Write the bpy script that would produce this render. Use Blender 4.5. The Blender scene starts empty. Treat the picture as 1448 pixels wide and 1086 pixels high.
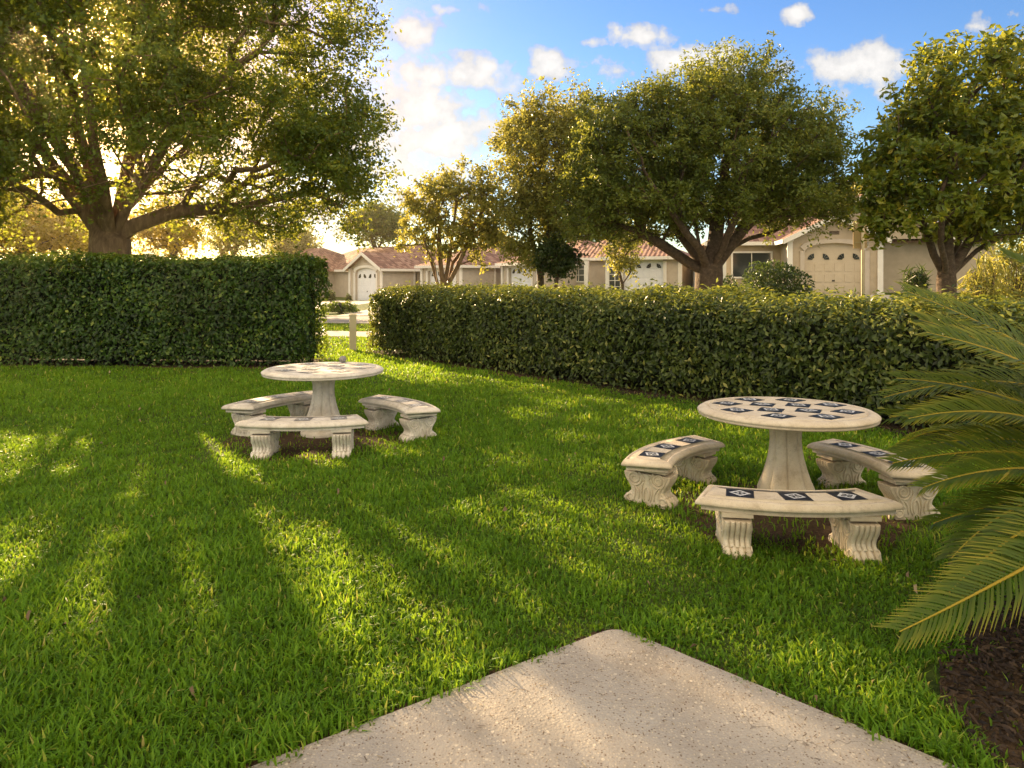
import bpy, math, random
import numpy as np
from mathutils import Vector, Matrix

S = bpy.context.scene
COL = S.collection
PI = math.pi
R = math.radians

# ------------------------------------------------------------------ camera
HC, F0 = 1.70, 950.0
cam_d = bpy.data.cameras.new('camera'); cam = bpy.data.objects.new('camera', cam_d); COL.objects.link(cam)
cam.location = (0, 0, HC); cam.rotation_euler = (R(90), 0, 0)
cam_d.sensor_width = 36.0; cam_d.lens = 36.0 * F0 / 1448.0
cam_d.shift_y = -153.0 / 1448.0
cam_d.clip_start = 0.05; cam_d.clip_end = 4000
S.camera = cam
S.render.resolution_x, S.render.resolution_y = 1024, 768

# ------------------------------------------------------------------ light
SUN_AZ, SUN_EL = -35.0, 17.0
sdir = Vector((math.sin(R(SUN_AZ)) * math.cos(R(SUN_EL)), math.cos(R(SUN_AZ)) * math.cos(R(SUN_EL)), math.sin(R(SUN_EL))))
sl = bpy.data.lights.new('sun', 'SUN'); so = bpy.data.objects.new('sun', sl); COL.objects.link(so)
sl.energy = 5.0; sl.angle = R(0.55); sl.color = (1.0, 0.72, 0.40)
so.rotation_euler = sdir.to_track_quat('Z', 'Y').to_euler(); so.location = (-20, 30, 20)

S.view_settings.view_transform = 'Standard'; S.view_settings.look = 'None'
S.view_settings.exposure = 2.02; S.view_settings.gamma = 1.0
S.render.film_transparent = False
S.cycles.max_bounces = 8; S.cycles.transmission_bounces = 4; S.cycles.diffuse_bounces = 4
S.cycles.glossy_bounces = 2; S.cycles.volume_bounces = 0
S.cycles.caustics_reflective = False; S.cycles.caustics_refractive = False
S.cycles.sample_clamp_indirect = 6.0


class NT:
    """small node-tree helper"""
    def __init__(s, tree):
        s.t = tree; s.n = tree.nodes; s.l = tree.links
    def new(s, kind, **kw):
        n = s.n.new(kind)
        for k, v in kw.items():
            if k in ('inp',):
                for a, b in v.items():
                    if isinstance(b, bpy.types.NodeSocket): s.l.new(b, n.inputs[a])
                    else: n.inputs[a].default_value = b
            else: setattr(n, k, v)
        return n
    def math(s, op, a, b=0.0, c=None, clamp=False):
        n = s.n.new('ShaderNodeMath'); n.operation = op; n.use_clamp = clamp
        for i, v in enumerate((a, b) if c is None else (a, b, c)):
            if isinstance(v, bpy.types.NodeSocket): s.l.new(v, n.inputs[i])
            else: n.inputs[i].default_value = v
        return n.outputs[0]
    def mixc(s, f, a, b, blend='MIX'):
        n = s.n.new('ShaderNodeMix'); n.data_type = 'RGBA'; n.blend_type = blend
        for i, v in ((0, f), (6, a), (7, b)):
            if isinstance(v, bpy.types.NodeSocket): s.l.new(v, n.inputs[i])
            elif i == 0: n.inputs[0].default_value = v
            else: n.inputs[i].default_value = (*v, 1) if len(v) == 3 else v
        return n.outputs[2]
    def ramp(s, fac, stops, interp='LINEAR'):
        n = s.n.new('ShaderNodeValToRGB'); n.color_ramp.interpolation = interp
        e = n.color_ramp.elements
        while len(e) < len(stops): e.new(0.5)
        for el, (p, c) in zip(e, stops):
            el.position = p; el.color = (*c, 1) if not isinstance(c, (int, float)) else (c, c, c, 1)
        s.l.new(fac, n.inputs[0]); return n.outputs[0]
    def noise(s, vec, scale, detail=4.0, rough=0.55, dim='3D'):
        n = s.n.new('ShaderNodeTexNoise'); n.noise_dimensions = dim
        n.inputs['Scale'].default_value = scale; n.inputs['Detail'].default_value = detail
        n.inputs['Roughness'].default_value = rough
        if vec is not None: s.l.new(vec, n.inputs['Vector'])
        return n.outputs[0]


# ------------------------------------------------------------------ world: sky with clouds
W = bpy.data.worlds.new('World'); S.world = W; W.use_nodes = True
def build_world():
    T = NT(W.node_tree); T.n.clear()
    sky = T.new('ShaderNodeTexSky', sky_type='NISHITA', sun_disc=False, sun_elevation=R(SUN_EL), sun_rotation=R(SUN_AZ),
                air_density=1.0, dust_density=0.3, ozone_density=2.2)
    tc = T.new('ShaderNodeTexCoord'); sp = T.new('ShaderNodeSeparateXYZ', inp={0: tc.outputs['Generated']})
    x, y, z = sp.outputs
    yy = T.math('MAXIMUM', y, 0.12)
    u = T.math('DIVIDE', x, yy); v = T.math('DIVIDE', z, yy)
    uv = T.new('ShaderNodeCombineXYZ', inp={0: u, 1: v, 2: 0.0}).outputs[0]
    wob = T.noise(uv, 17.0, 9.0, 0.60)
    big = T.noise(uv, 4.5, 4.0, 0.5); fine = T.noise(uv, 22.0, 6.0, 0.6)
    blobs = [  # heading / rise of each cloud (tangents), half width, half height, strength
        (585,48,46,30,1), (655,108,95,32,1), (690,95,50,30,1), (780,96,42,26,1), (915,54,58,26,1), (833,60,36,10,.85),
        (880,100,34,14,.85), (955,88,95,26,1), (1010,80,60,22,.9), (1195,96,95,28,1), (1250,76,34,30,.9), (1125,18,24,14,.85), (640,13,34,11,.8),
        (610,105,80,34,1.1), (590,150,120,55,1.1), (640,190,120,40,1.0), (600,200,130,40,1.05), (585,240,120,26,.9), (600,275,120,18,.8), (1240,132,80,24,.7), (730,150,70,34,.6),
        (1005,14,34,9,.7), (250,150,320,150,.9), (330,300,300,70,.8), (1500,60,120,40,.8), (-150,60,250,90,.8)]
    dens = None
    for (cx, cy, rx, ry, st) in blobs:
        m = T.new('ShaderNodeMapping', vector_type='TEXTURE')
        m.inputs['Location'].default_value = ((cx - 724) / 950, (390 - cy) / 950, 0)
        m.inputs['Scale'].default_value = (rx * 1.75 / 950, ry * 1.75 / 950, 1)
        T.l.new(uv, m.inputs['Vector'])
        ln = T.new('ShaderNodeVectorMath', operation='LENGTH'); T.l.new(m.outputs[0], ln.inputs[0])
        g = T.math('MULTIPLY', T.math('SUBTRACT', 1.0, ln.outputs['Value'], clamp=True), st)
        dens = g if dens is None else T.math('MAXIMUM', dens, g)
    d = T.math('ADD', T.math('MULTIPLY', dens, 1.45), T.math('MULTIPLY', T.math('SUBTRACT', wob, 0.5), 3.4))
    d = T.math('ADD', d, T.math('MULTIPLY', T.math('SUBTRACT', big, 0.5), 0.8))
    d = T.math('SUBTRACT', d, 0.58)
    d = T.math('MULTIPLY', d, T.ramp(dens, [(0.0, 0.0), (0.12, 1.0)]))
    mask = T.ramp(d, [(0.02, 0.0), (0.28, 0.6), (0.58, 1.0)], 'EASE')
    tone = T.ramp(T.math('ADD', T.math('MULTIPLY', d, 0.55), T.math('MULTIPLY', fine, 0.5)), [(0.25, (0.50, 0.50, 0.54)), (0.5, (0.78, 0.75, 0.71)), (0.8, (1.0, 0.95, 0.88))])
    # unseen bright cloud added behind the viewer as warm fill from the front
    rear_fill = T.ramp(T.noise(tc.outputs['Generated'], 2.5, 6.0, 0.6), [(0.30, 0.25), (0.55, 1.0)])
    rear_fill = T.math('MULTIPLY', rear_fill, T.ramp(y, [(0.0, 1.0), (0.25, 0.0)]))
    rear_fill = T.math('MULTIPLY', rear_fill, T.ramp(z, [(0.0, 0.22), (0.55, 1.0)]))
    deep = T.new('ShaderNodeHueSaturation', inp={'Hue': 0.512, 'Saturation': 1.25, 'Value': 0.44, 'Color': sky.outputs[0]})
    cl = T.mixc(1.0, tone, (2.1, 2.1, 2.1), 'MULTIPLY')
    c = T.mixc(T.math('MULTIPLY', mask, 0.92), deep.outputs[0], cl)
    dt = T.new('ShaderNodeVectorMath', operation='DOT_PRODUCT', inp={1: tuple(sdir)}); T.l.new(tc.outputs['Generated'], dt.inputs[0])
    aur = T.math('POWER', T.math('MAXIMUM', dt.outputs['Value'], 0.0), 36.0)
    c = T.mixc(T.math('MULTIPLY', aur, 0.96), c, (5.2, 2.2, 0.32))
    c = T.mixc(rear_fill, c, (4.7, 3.85, 2.6))
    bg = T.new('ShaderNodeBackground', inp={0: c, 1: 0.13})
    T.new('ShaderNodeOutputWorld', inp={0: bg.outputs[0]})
build_world()

# ------------------------------------------------------------------ object helpers
def tag(o, label=None, cat=None, group=None, kind=None):
    if label: o['label'] = label
    if cat: o['category'] = cat
    if group: o['group'] = group
    if kind: o['kind'] = kind
    return o

def thing(name, loc, label, cat, group=None, rz=0.0):
    o = bpy.data.objects.new(name, None); COL.objects.link(o)
    o.location = loc; o.rotation_euler = (0, 0, rz); o.empty_display_size = 0.2
    return tag(o, label, cat, group)

def mesh_np(name, V, quads=None, tris=None, mat=None, parent=None, tint=None, smooth=False, tint_quads=None, tint_tris=None):
    V = np.asarray(V, dtype=np.float32).reshape(-1, 3)
    me = bpy.data.meshes.new(name)
    q = np.zeros((0, 4), np.int32) if quads is None else np.asarray(quads, np.int32).reshape(-1, 4)
    t = np.zeros((0, 3), np.int32) if tris is None else np.asarray(tris, np.int32).reshape(-1, 3)
    nl = q.size + t.size; nf = len(q) + len(t)
    me.vertices.add(len(V)); me.vertices.foreach_set('co', V.ravel())
    me.loops.add(nl); me.loops.foreach_set('vertex_index', np.concatenate([q.ravel(), t.ravel()]))
    me.polygons.add(nf)
    st = np.concatenate([np.arange(len(q)) * 4, q.size + np.arange(len(t)) * 3]).astype(np.int32)
    me.polygons.foreach_set('loop_start', st)
    me.update(calc_edges=True)
    if smooth: me.polygons.foreach_set('use_smooth', np.ones(nf, dtype=bool))
    if tint is not None:
        a = me.attributes.new('tint', 'FLOAT', 'POINT'); a.data.foreach_set('value', np.asarray(tint, np.float32))
    if mat: me.materials.append(mat)
    o = bpy.data.objects.new(name, me); COL.objects.link(o)
    if parent: o.parent = parent
    return o

class MB:
    """collects polygons; build() links them as one mesh object"""
    def __init__(s): s.v = []; s.f = []; s.m = []; s.uv = {}; s.sm = []
    def add(s, vs, fs, mi=0, smooth=False):
        o = len(s.v); s.v += [tuple(p) for p in vs]
        for f in fs: s.f.append([i + o for i in f]); s.m.append(mi); s.sm.append(smooth)
        return o
    def box(s, x0, x1, y0, y1, z0, z1, mi=0):
        vs = [(x0,y0,z0),(x1,y0,z0),(x1,y1,z0),(x0,y1,z0),(x0,y0,z1),(x1,y0,z1),(x1,y1,z1),(x0,y1,z1)]
        s.add(vs, [(3,2,1,0),(4,5,6,7),(0,1,5,4),(1,2,6,5),(2,3,7,6),(3,0,4,7)], mi)
    def quad(s, a, b, c, d, mi=0): s.add([a, b, c, d], [(0, 1, 2, 3)], mi)
    def loops(s, rings, cap0=True, cap1=True, closed=True, mi=0, smooth=True):
        n = len(rings[0]); vs = [p for r in rings for p in r]; fs = []
        for i in range(len(rings) - 1):
            for j in range(n if closed else n - 1):
                k = (j + 1) % n
                fs.append((i*n+j, i*n+k, (i+1)*n+k, (i+1)*n+j))
        o = s.add(vs, fs, mi, smooth)
        if cap0: s.f.append([o + j for j in range(n)][::-1]); s.m.append(mi); s.sm.append(False)
        if cap1: s.f.append([o + (len(rings)-1)*n + j for j in range(n)]); s.m.append(mi); s.sm.append(False)
    def tube(s, pts, rad, n=6, mi=0, caps=True):
        pts = [Vector(p) for p in pts]; rings = []
        ref = None
        for i, p in enumerate(pts):
            d = (pts[min(i+1, len(pts)-1)] - pts[max(i-1, 0)]).normalized()
            if ref is None:
                ref = d.cross(Vector((0, 0, 1)))
                if ref.length < 1e-3: ref = d.cross(Vector((1, 0, 0)))
            ref = (ref - d * ref.dot(d)).normalized(); b = d.cross(ref)
            r = rad[i] if isinstance(rad, (list, tuple)) else rad
            rings.append([p + (ref * math.cos(2*PI*k/n) + b * math.sin(2*PI*k/n)) * r for k in range(n)])
        s.loops(rings, caps, caps, True, mi)
    def build(s, name, mats, parent=None, uvs=None):
        me = bpy.data.meshes.new(name); me.from_pydata(s.v, [], s.f)
        for m in (mats if isinstance(mats, (list, tuple)) else [mats]): me.materials.append(m)
        me.polygons.foreach_set('material_index', s.m); me.polygons.foreach_set('use_smooth', s.sm)
        me.update()
        o = bpy.data.objects.new(name, me); COL.objects.link(o)
        if parent: o.parent = parent
        return o

def sines(seed, n=6, freq=1.0):
    g = np.random.default_rng(seed)
    K = g.normal(size=(n, 3)) * freq; P = g.uniform(0, 6.28, n)
    return lambda x, y, z=0.0: sum(np.sin(K[i,0]*x + K[i,1]*y + K[i,2]*z + P[i]) for i in range(n)) / math.sqrt(n)

# ------------------------------------------------------------------ materials
def new_mat(name):
    m = bpy.data.materials.new(name); m.use_nodes = True
    T = NT(m.node_tree); T.n.clear()
    return m, T

def finish(T, color, rough=0.7, bump=None, bump_s=0.3, bump_d=0.01, spec=0.4, **kw):
    p = T.new('ShaderNodeBsdfPrincipled')
    if isinstance(color, bpy.types.NodeSocket): T.l.new(color, p.inputs['Base Color'])
    else: p.inputs['Base Color'].default_value = (*color, 1)
    if isinstance(rough, bpy.types.NodeSocket): T.l.new(rough, p.inputs['Roughness'])
    else: p.inputs['Roughness'].default_value = rough
    p.inputs['Specular IOR Level'].default_value = spec
    for k, v in kw.items(): p.inputs[k].default_value = v
    if bump is not None:
        b = T.new('ShaderNodeBump', inp={'Strength': bump_s, 'Distance': bump_d, 'Height': bump})
        T.l.new(b.outputs[0], p.inputs['Normal'])
    o = T.new('ShaderNodeOutputMaterial', inp={0: p.outputs[0]})
    return p, o

def leaf_mat(name, stops, transl=(0.5, 0.55, 0.08), tfac=0.38, rough=0.40, spec=0.35):
    m, T = new_mat(name)
    a = T.new('ShaderNodeAttribute', attribute_name='tint')
    c = T.ramp(a.outputs['Fac'], stops)
    p = T.new('ShaderNodeBsdfPrincipled', inp={'Base Color': c, 'Roughness': rough, 'Specular IOR Level': spec})
    tcol = T.mixc(0.55, T.mixc(1.0, c, (3.2, 3.0, 2.0), 'MULTIPLY'), transl)
    t = T.new('ShaderNodeBsdfTranslucent', inp={0: tcol})
    mx = T.new('ShaderNodeMixShader', inp={0: tfac, 1: p.outputs[0], 2: t.outputs[0]})
    T.new('ShaderNodeOutputMaterial', inp={0: mx.outputs[0]})
    return m

M = {}
M['oak_leaf'] = leaf_mat('oak_leaf', [(0, (.035,.065,.010)), (.5, (.095,.14,.022)), (.85, (.19,.215,.04)), (1, (.36,.31,.07))], (.42,.36,.05))
M['big_leaf'] = leaf_mat('big_leaf', [(0, (.024,.055,.009)), (.5, (.066,.122,.017)), (.85, (.145,.20,.03)), (1, (.28,.27,.05))], (.55,.46,.04), .46)
M['olive_leaf'] = leaf_mat('olive_leaf', [(0, (0.081, 0.1013, 0.0203)), (0.5, (0.1755, 0.189, 0.0405)), (0.85, (0.27, 0.2565, 0.0675)), (1, (0.405, 0.351, 0.108))], (.5,.42,.07))
M['broad_leaf'] = leaf_mat('broad_leaf', [(0, (0.0405, 0.081, 0.0108)), (0.5, (0.108, 0.1553, 0.0162)), (0.85, (0.2295, 0.2295, 0.027)), (1, (0.405, 0.324, 0.0405))], (.5,.42,.03), .35, .35)
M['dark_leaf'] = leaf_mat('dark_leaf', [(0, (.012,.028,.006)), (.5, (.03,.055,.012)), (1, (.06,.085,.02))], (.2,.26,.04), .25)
M['gold_leaf'] = leaf_mat('gold_leaf', [(0, (.10,.10,.015)), (.5, (.22,.19,.025)), (1, (.40,.30,.04))], (.7,.52,.05), .5)
M['hedge_leaf'] = leaf_mat('hedge_leaf', [(0, (.010,.028,.005)), (.5, (.038,.088,.012)), (.85, (.085,.155,.022)), (1, (.22,.27,.04))], (.42,.46,.04), .30, .36, .35)
M['hedge_leaf_pale'] = leaf_mat('hedge_leaf_pale', [(0, (.012,.024,.006)), (.5, (.050,.080,.016)), (.85, (.135,.17,.036)), (1, (.32,.31,.08))], (.46,.46,.06), .30, .36, .35)
M['grass_blade'] = leaf_mat('grass_blade', [(0, (.035,.085,.008)), (.45, (.098,.215,.012)), (.8, (.17,.30,.02)), (.95, (.31,.34,.05)), (1, (.46,.38,.13))], (.40,.46,.03), .40, .5, .18)
M['frond_leaf'] = leaf_mat('frond_leaf', [(0, (.018,.048,.005)), (.5, (.065,.115,.010)), (.85, (.22,.22,.022)), (1, (.50,.37,.05))], (.62,.52,.04), .45, .42, .3)

def mk_simple():
    m, T = new_mat('bark'); tc = T.new('ShaderNodeTexCoord').outputs['Object']
    mp = T.new('ShaderNodeMapping'); mp.inputs['Scale'].default_value = (1, 1, .25); T.l.new(tc, mp.inputs[0])
    n = T.noise(mp.outputs[0], 9, 8, .65)
    finish(T, T.ramp(n, [(.3, (.10,.06,.035)), (.55, (.25,.16,.09)), (.75, (.40,.28,.17))]), .9, n, .9, .05); M['bark'] = m
    m, T = new_mat('dark_bark'); tc = T.new('ShaderNodeTexCoord').outputs['Object']
    n = T.noise(tc, 12, 6, .65)
    finish(T, T.ramp(n, [(.3, (.04,.026,.016)), (.55, (.10,.065,.042)), (.8, (.2,.14,.09))]), .9, n, .8, .04); M['dark_bark'] = m
    m, T = new_mat('hedge_core'); tc = T.new('ShaderNodeTexCoord').outputs['Object']
    n = T.noise(tc, 14, 6, .7)
    finish(T, T.ramp(n, [(.35, (.008,.010,.004)), (.6, (.02,.026,.008)), (.8, (.04,.035,.015))]), .95, n, 1, .05); M['hedge_core'] = m
    # cast concrete, cream with weathering
    m, T = new_mat('cast_stone'); tc = T.new('ShaderNodeTexCoord').outputs['Object']
    n1 = T.noise(tc, 5, 6, .6); n2 = T.noise(tc, 60, 4, .6); n3 = T.noise(tc, 16, 5, .7)
    c = T.ramp(n1, [(.3, (.50,.41,.29)), (.5, (.62,.53,.40)), (.7, (.70,.62,.49))])
    c = T.mixc(T.ramp(n3, [(.54, 0.0), (.70, .55)]), c, (.34,.27,.19))
    n4 = T.noise(tc, 190, 2, .5); c = T.mixc(T.ramp(n4, [(.30, .6), (.36, 0.0)]), c, (.22,.17,.12))
    c = T.mixc(T.ramp(n2, [(.3, .25), (.45, 0.0)]), c, (.40,.32,.23))
    finish(T, c, .82, T.math('ADD', T.math('MULTIPLY', n2, .5), n3), .45, .006, .25); M['cast_stone'] = m
    m, T = new_mat('cast_stone_worn'); tc = T.new('ShaderNodeTexCoord').outputs['Object']
    n1 = T.noise(tc, 5, 6, .6); n2 = T.noise(tc, 60, 4, .6); n3 = T.noise(tc, 13, 5, .7)
    c = T.ramp(n1, [(.3, (.50,.44,.36)), (.5, (.64,.58,.50)), (.7, (.76,.71,.64))])
    c = T.mixc(T.ramp(n3, [(.52, 0.0), (.68, .6)]), c, (.36,.31,.26))
    n4 = T.noise(tc, 190, 2, .5); c = T.mixc(T.ramp(n4, [(.30, .6), (.36, 0.0)]), c, (.22,.18,.14))
    finish(T, c, .82, T.math('ADD', T.math('MULTIPLY', n2, .5), n3), .45, .006, .25); M['cast_stone_worn'] = m
    m, T = new_mat('navy_tile'); tc = T.new('ShaderNodeTexCoord').outputs['Object']
    n = T.noise(tc, 40, 3); finish(T, T.ramp(n, [(.3, (.010,.013,.024)), (.7, (.028,.032,.05))]), .38, n, .15, .002, .5); M['navy_tile'] = m
    m, T = new_mat('faded_tile'); tc = T.new('ShaderNodeTexCoord').outputs['Object']
    n = T.noise(tc, 25, 4); finish(T, T.ramp(n, [(.3, (.09,.09,.10)), (.5, (.24,.22,.21)), (.7, (.50,.46,.40))]), .5, n, .2, .002, .4); M['faded_tile'] = m
    m, T = new_mat('motif_tile'); tc = T.new('ShaderNodeTexCoord').outputs['Object']
    n = T.noise(tc, 120, 2); finish(T, T.ramp(n, [(.35, (.42,.43,.45)), (.55, (.68,.68,.68))]), .45, n, .2, .002, .5); M['motif_tile'] = m
    # pavement: washed aggregate concrete
    m, T = new_mat('pavement'); tc = T.new('ShaderNodeTexCoord').outputs['Object']
    vo = T.new('ShaderNodeTexVoronoi', feature='F1'); vo.inputs['Scale'].default_value = 95; vo.inputs['Randomness'].default_value = 1; T.l.new(tc, vo.inputs['Vector'])
    v2 = T.new('ShaderNodeTexVoronoi', feature='F1'); v2.inputs['Scale'].default_value = 42; T.l.new(tc, v2.inputs['Vector'])
    n1 = T.noise(tc, 2.2, 5, .6); n2 = T.noise(tc, 130, 3, .6); n3 = T.noise(tc, 11, 6, .7)
    c = T.ramp(n1, [(.3, (.29,.255,.21)), (.5, (.37,.33,.28)), (.7, (.43,.39,.335))])
    peb = T.new('ShaderNodeSeparateColor', inp={0: vo.outputs['Color']}).outputs[0]
    c = T.mixc(T.math('MULTIPLY', T.math('LESS_THAN', vo.outputs['Distance'], .38), T.math('GREATER_THAN', peb, .72)), c, (.50,.43,.335))
    c = T.mixc(T.math('MULTIPLY', T.math('LESS_THAN', vo.outputs['Distance'], .36), T.math('LESS_THAN', peb, .2)), c, (.20,.15,.11))
    p2 = T.new('ShaderNodeSeparateColor', inp={0: v2.outputs['Color']}).outputs[1]
    c = T.mixc(T.math('MULTIPLY', T.math('LESS_THAN', v2.outputs['Distance'], .27), T.math('GREATER_THAN', p2, .88)), c, (.56,.49,.39))
    c = T.mixc(T.ramp(n3, [(.55, 0.0), (.75, .45)]), c, (.24,.18,.13))
    c = T.mixc(T.ramp(n2, [(.35, .35), (.5, 0.0)]), c, (.22,.17,.12))
    cr = T.new('ShaderNodeTexVoronoi', feature='DISTANCE_TO_EDGE'); cr.inputs['Scale'].default_value = 1.1
    wv = T.new('ShaderNodeVectorMath', operation='ADD'); wn = T.new('ShaderNodeTexNoise'); wn.inputs['Scale'].default_value = 7; wn.inputs['Detail'].default_value = 5; T.l.new(tc, wn.inputs['Vector'])
    ws = T.new('ShaderNodeVectorMath', operation='SCALE'); ws.inputs['Scale'].default_value = .22; T.l.new(wn.outputs['Color'], ws.inputs[0]); T.l.new(tc, wv.inputs[0]); T.l.new(ws.outputs[0], wv.inputs[1]); T.l.new(wv.outputs[0], cr.inputs['Vector'])
    crk = T.math('MULTIPLY', T.math('LESS_THAN', cr.outputs['Distance'], .0020), T.ramp(T.noise(tc, 1.3, 2, .5), [(.55, 0.0), (.60, .5)]))
    c = T.mixc(crk, c, (.07,.05,.035))
    h = T.math('SUBTRACT', T.math('ADD', T.math('MULTIPLY', n2, .5), T.math('MULTIPLY', n3, .6)), T.math('MULTIPLY', vo.outputs['Distance'], .7))
    finish(T, c, .85, h, .55, .006, .25); M['pavement'] = m
    # ground under the grass
    m, T = new_mat('lawn_soil'); tc = T.new('ShaderNodeTexCoord').outputs['Object']
    n1 = T.noise(tc, .6, 5, .6); n2 = T.noise(tc, 18, 6, .7)
    c = T.ramp(n2, [(.3, (.025,.038,.008)), (.55, (.06,.095,.014)), (.75, (.11,.14,.025))])
    c = T.mixc(T.ramp(n1, [(.4, 0.0), (.7, .4)]), c, (.13,.14,.03))
    finish(T, c, .95, n2, .8, .04, .15); M['lawn_soil'] = m
    m, T = new_mat('bare_soil'); tc = T.new('ShaderNodeTexCoord').outputs['Object']
    n1 = T.noise(tc, 8, 5, .6); n2 = T.noise(tc, 55, 6, .7)
    c = T.ramp(n2, [(.3, (.035,.022,.012)), (.55, (.085,.055,.032)), (.75, (.15,.10,.06))])
    finish(T, c, .95, T.math('ADD', n1, n2), .9, .02, .15); M['bare_soil'] = m
    m, T = new_mat('mulch_chip'); a = T.new('ShaderNodeAttribute', attribute_name='tint')
    finish(T, T.ramp(a.outputs['Fac'], [(0, (.012,.008,.005)), (.5, (.042,.026,.016)), (.85, (.09,.057,.032)), (1, (.22,.155,.085))]), .9); M['mulch_chip'] = m
    m, T = new_mat('dry_clipping'); a = T.new('ShaderNodeAttribute', attribute_name='tint')
    finish(T, T.ramp(a.outputs['Fac'], [(0, (.08,.05,.03)), (.6, (.22,.15,.08)), (1, (.5,.4,.24))]), .85); M['dry_clipping'] = m
    m, T = new_mat('asphalt'); tc = T.new('ShaderNodeTexCoord').outputs['Object']
    n = T.noise(tc, 30, 5); finish(T, T.ramp(n, [(.3, (.20,.18,.155)), (.7, (.30,.27,.235))]), .9, n, .3); M['asphalt'] = m
    m, T = new_mat('concrete'); tc = T.new('ShaderNodeTexCoord').outputs['Object']
    n = T.noise(tc, 8, 6); finish(T, T.ramp(n, [(.3, (.36,.32,.27)), (.7, (.50,.46,.39))]), .9, n, .3); M['concrete'] = m
    for nm, a, b in (('stucco', (.47,.40,.33), (.55,.48,.40)), ('stucco_warm', (.42,.34,.245), (.50,.41,.30)), ('trim', (.72,.68,.62), (.78,.75,.70)), ('white_door', (.74,.75,.79), (.80,.80,.84)),
                     ('cream_door', (.52,.43,.31), (.57,.48,.36)), ('sign_panel', (.52,.38,.22), (.62,.47,.29)), ('cream_post', (.60,.50,.33), (.68,.58,.40)), ('pole_paint', (.55,.45,.30), (.64,.54,.38))):
        m, T = new_mat(nm); tc = T.new('ShaderNodeTexCoord').outputs['Object']
        n = T.noise(tc, 3, 6, .6); n2 = T.noise(tc, 50, 3, .6)
        finish(T, T.ramp(n, [(.3, a), (.7, b)]), .8 if 'door' not in nm else .5, n2, .2, .01, .3); M[nm] = m
    m, T = new_mat('glass'); finish(T, (.03,.035,.04), .08, spec=.6); M['glass'] = m
    m, T = new_mat('black_metal'); finish(T, (.02,.02,.02), .5); M['black_metal'] = m
    m, T = new_mat('grey_stone'); tc = T.new('ShaderNodeTexCoord').outputs['Object']
    n = T.noise(tc, 40, 5, .7); finish(T, T.ramp(n, [(.3, (.12,.11,.11)), (.6, (.30,.28,.27)), (.8, (.45,.42,.40))]), .9, n, .6, .01); M['grey_stone'] = m
    # roof tile, uses a UV map in metres
    m, T = new_mat('roof_tile'); uv = T.new('ShaderNodeUVMap').outputs[0]
    sp = T.new('ShaderNodeSeparateXYZ', inp={0: uv})
    uu = T.math('MULTIPLY', sp.outputs[0], 2*PI/.28); row = T.math('FRACT', T.math('DIVIDE', sp.outputs[1], .38))
    hgt = T.math('ADD', T.math('MULTIPLY', T.math('SINE', uu), .5), T.math('MULTIPLY', row, -.6))
    ij = T.new('ShaderNodeCombineXYZ', inp={0: T.math('FLOOR', T.math('DIVIDE', sp.outputs[0], .28)), 1: T.math('FLOOR', T.math('DIVIDE', sp.outputs[1], .38)), 2: 0.0})
    wn = T.new('ShaderNodeTexWhiteNoise', inp={0: ij.outputs[0]}).outputs[0]
    n = T.noise(uv, .9, 5, .6)
    c = T.ramp(T.math('ADD', T.math('MULTIPLY', wn, .55), T.math('MULTIPLY', n, .5)), [(.15, (.13,.07,.052)), (.5, (.24,.13,.095)), (.85, (.39,.25,.185))])
    c = T.mixc(T.math('MULTIPLY', T.math('GREATER_THAN', row, .93), .6), c, (.08,.04,.03))
    finish(T, c, .8, hgt, .9, .05, .25); M['roof_tile'] = m
mk_simple()

# ------------------------------------------------------------------ terrain, paving, road
def sstep(a, b, x):
    t = np.clip((x - a) / (b - a), 0, 1); return t * t * (3 - 2 * t)
def gz(x, y):
    x = np.asarray(x, float); y = np.asarray(y, float)
    return sstep(20, 32, y) * np.clip(-.2 + (x + 10) / 27.0, -.25, .85)
def gzf(x, y): return float(gz(x, y))

def grid_sheet(name, xs, ys, mat, zoff=0.0, fn=None):
    X, Y = np.meshgrid(xs, ys); Z = gz(X, Y) + zoff
    if fn: X, Y, Z = fn(X, Y)
    V = np.stack([X, Y, Z], -1).reshape(-1, 3); nx = len(xs); ny = len(ys)
    i = np.arange((ny-1)*(nx-1)); r = i // (nx-1); c = i % (nx-1); a = r*nx + c
    o = mesh_np(name, V, np.stack([a, a+1, a+nx+1, a+nx], -1), mat=mat, smooth=True)
    return tag(o, kind='structure')

xs = np.concatenate([[-900, -400, -200, -120], np.arange(-80, 81, 2.0), [120, 200, 400, 900]])
ys = np.concatenate([[-120, -40, -10], np.arange(0, 90, 2.0), [100, 140, 220, 400, 1200]])
grid_sheet('ground', xs, ys, M['lawn_soil'])

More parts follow.
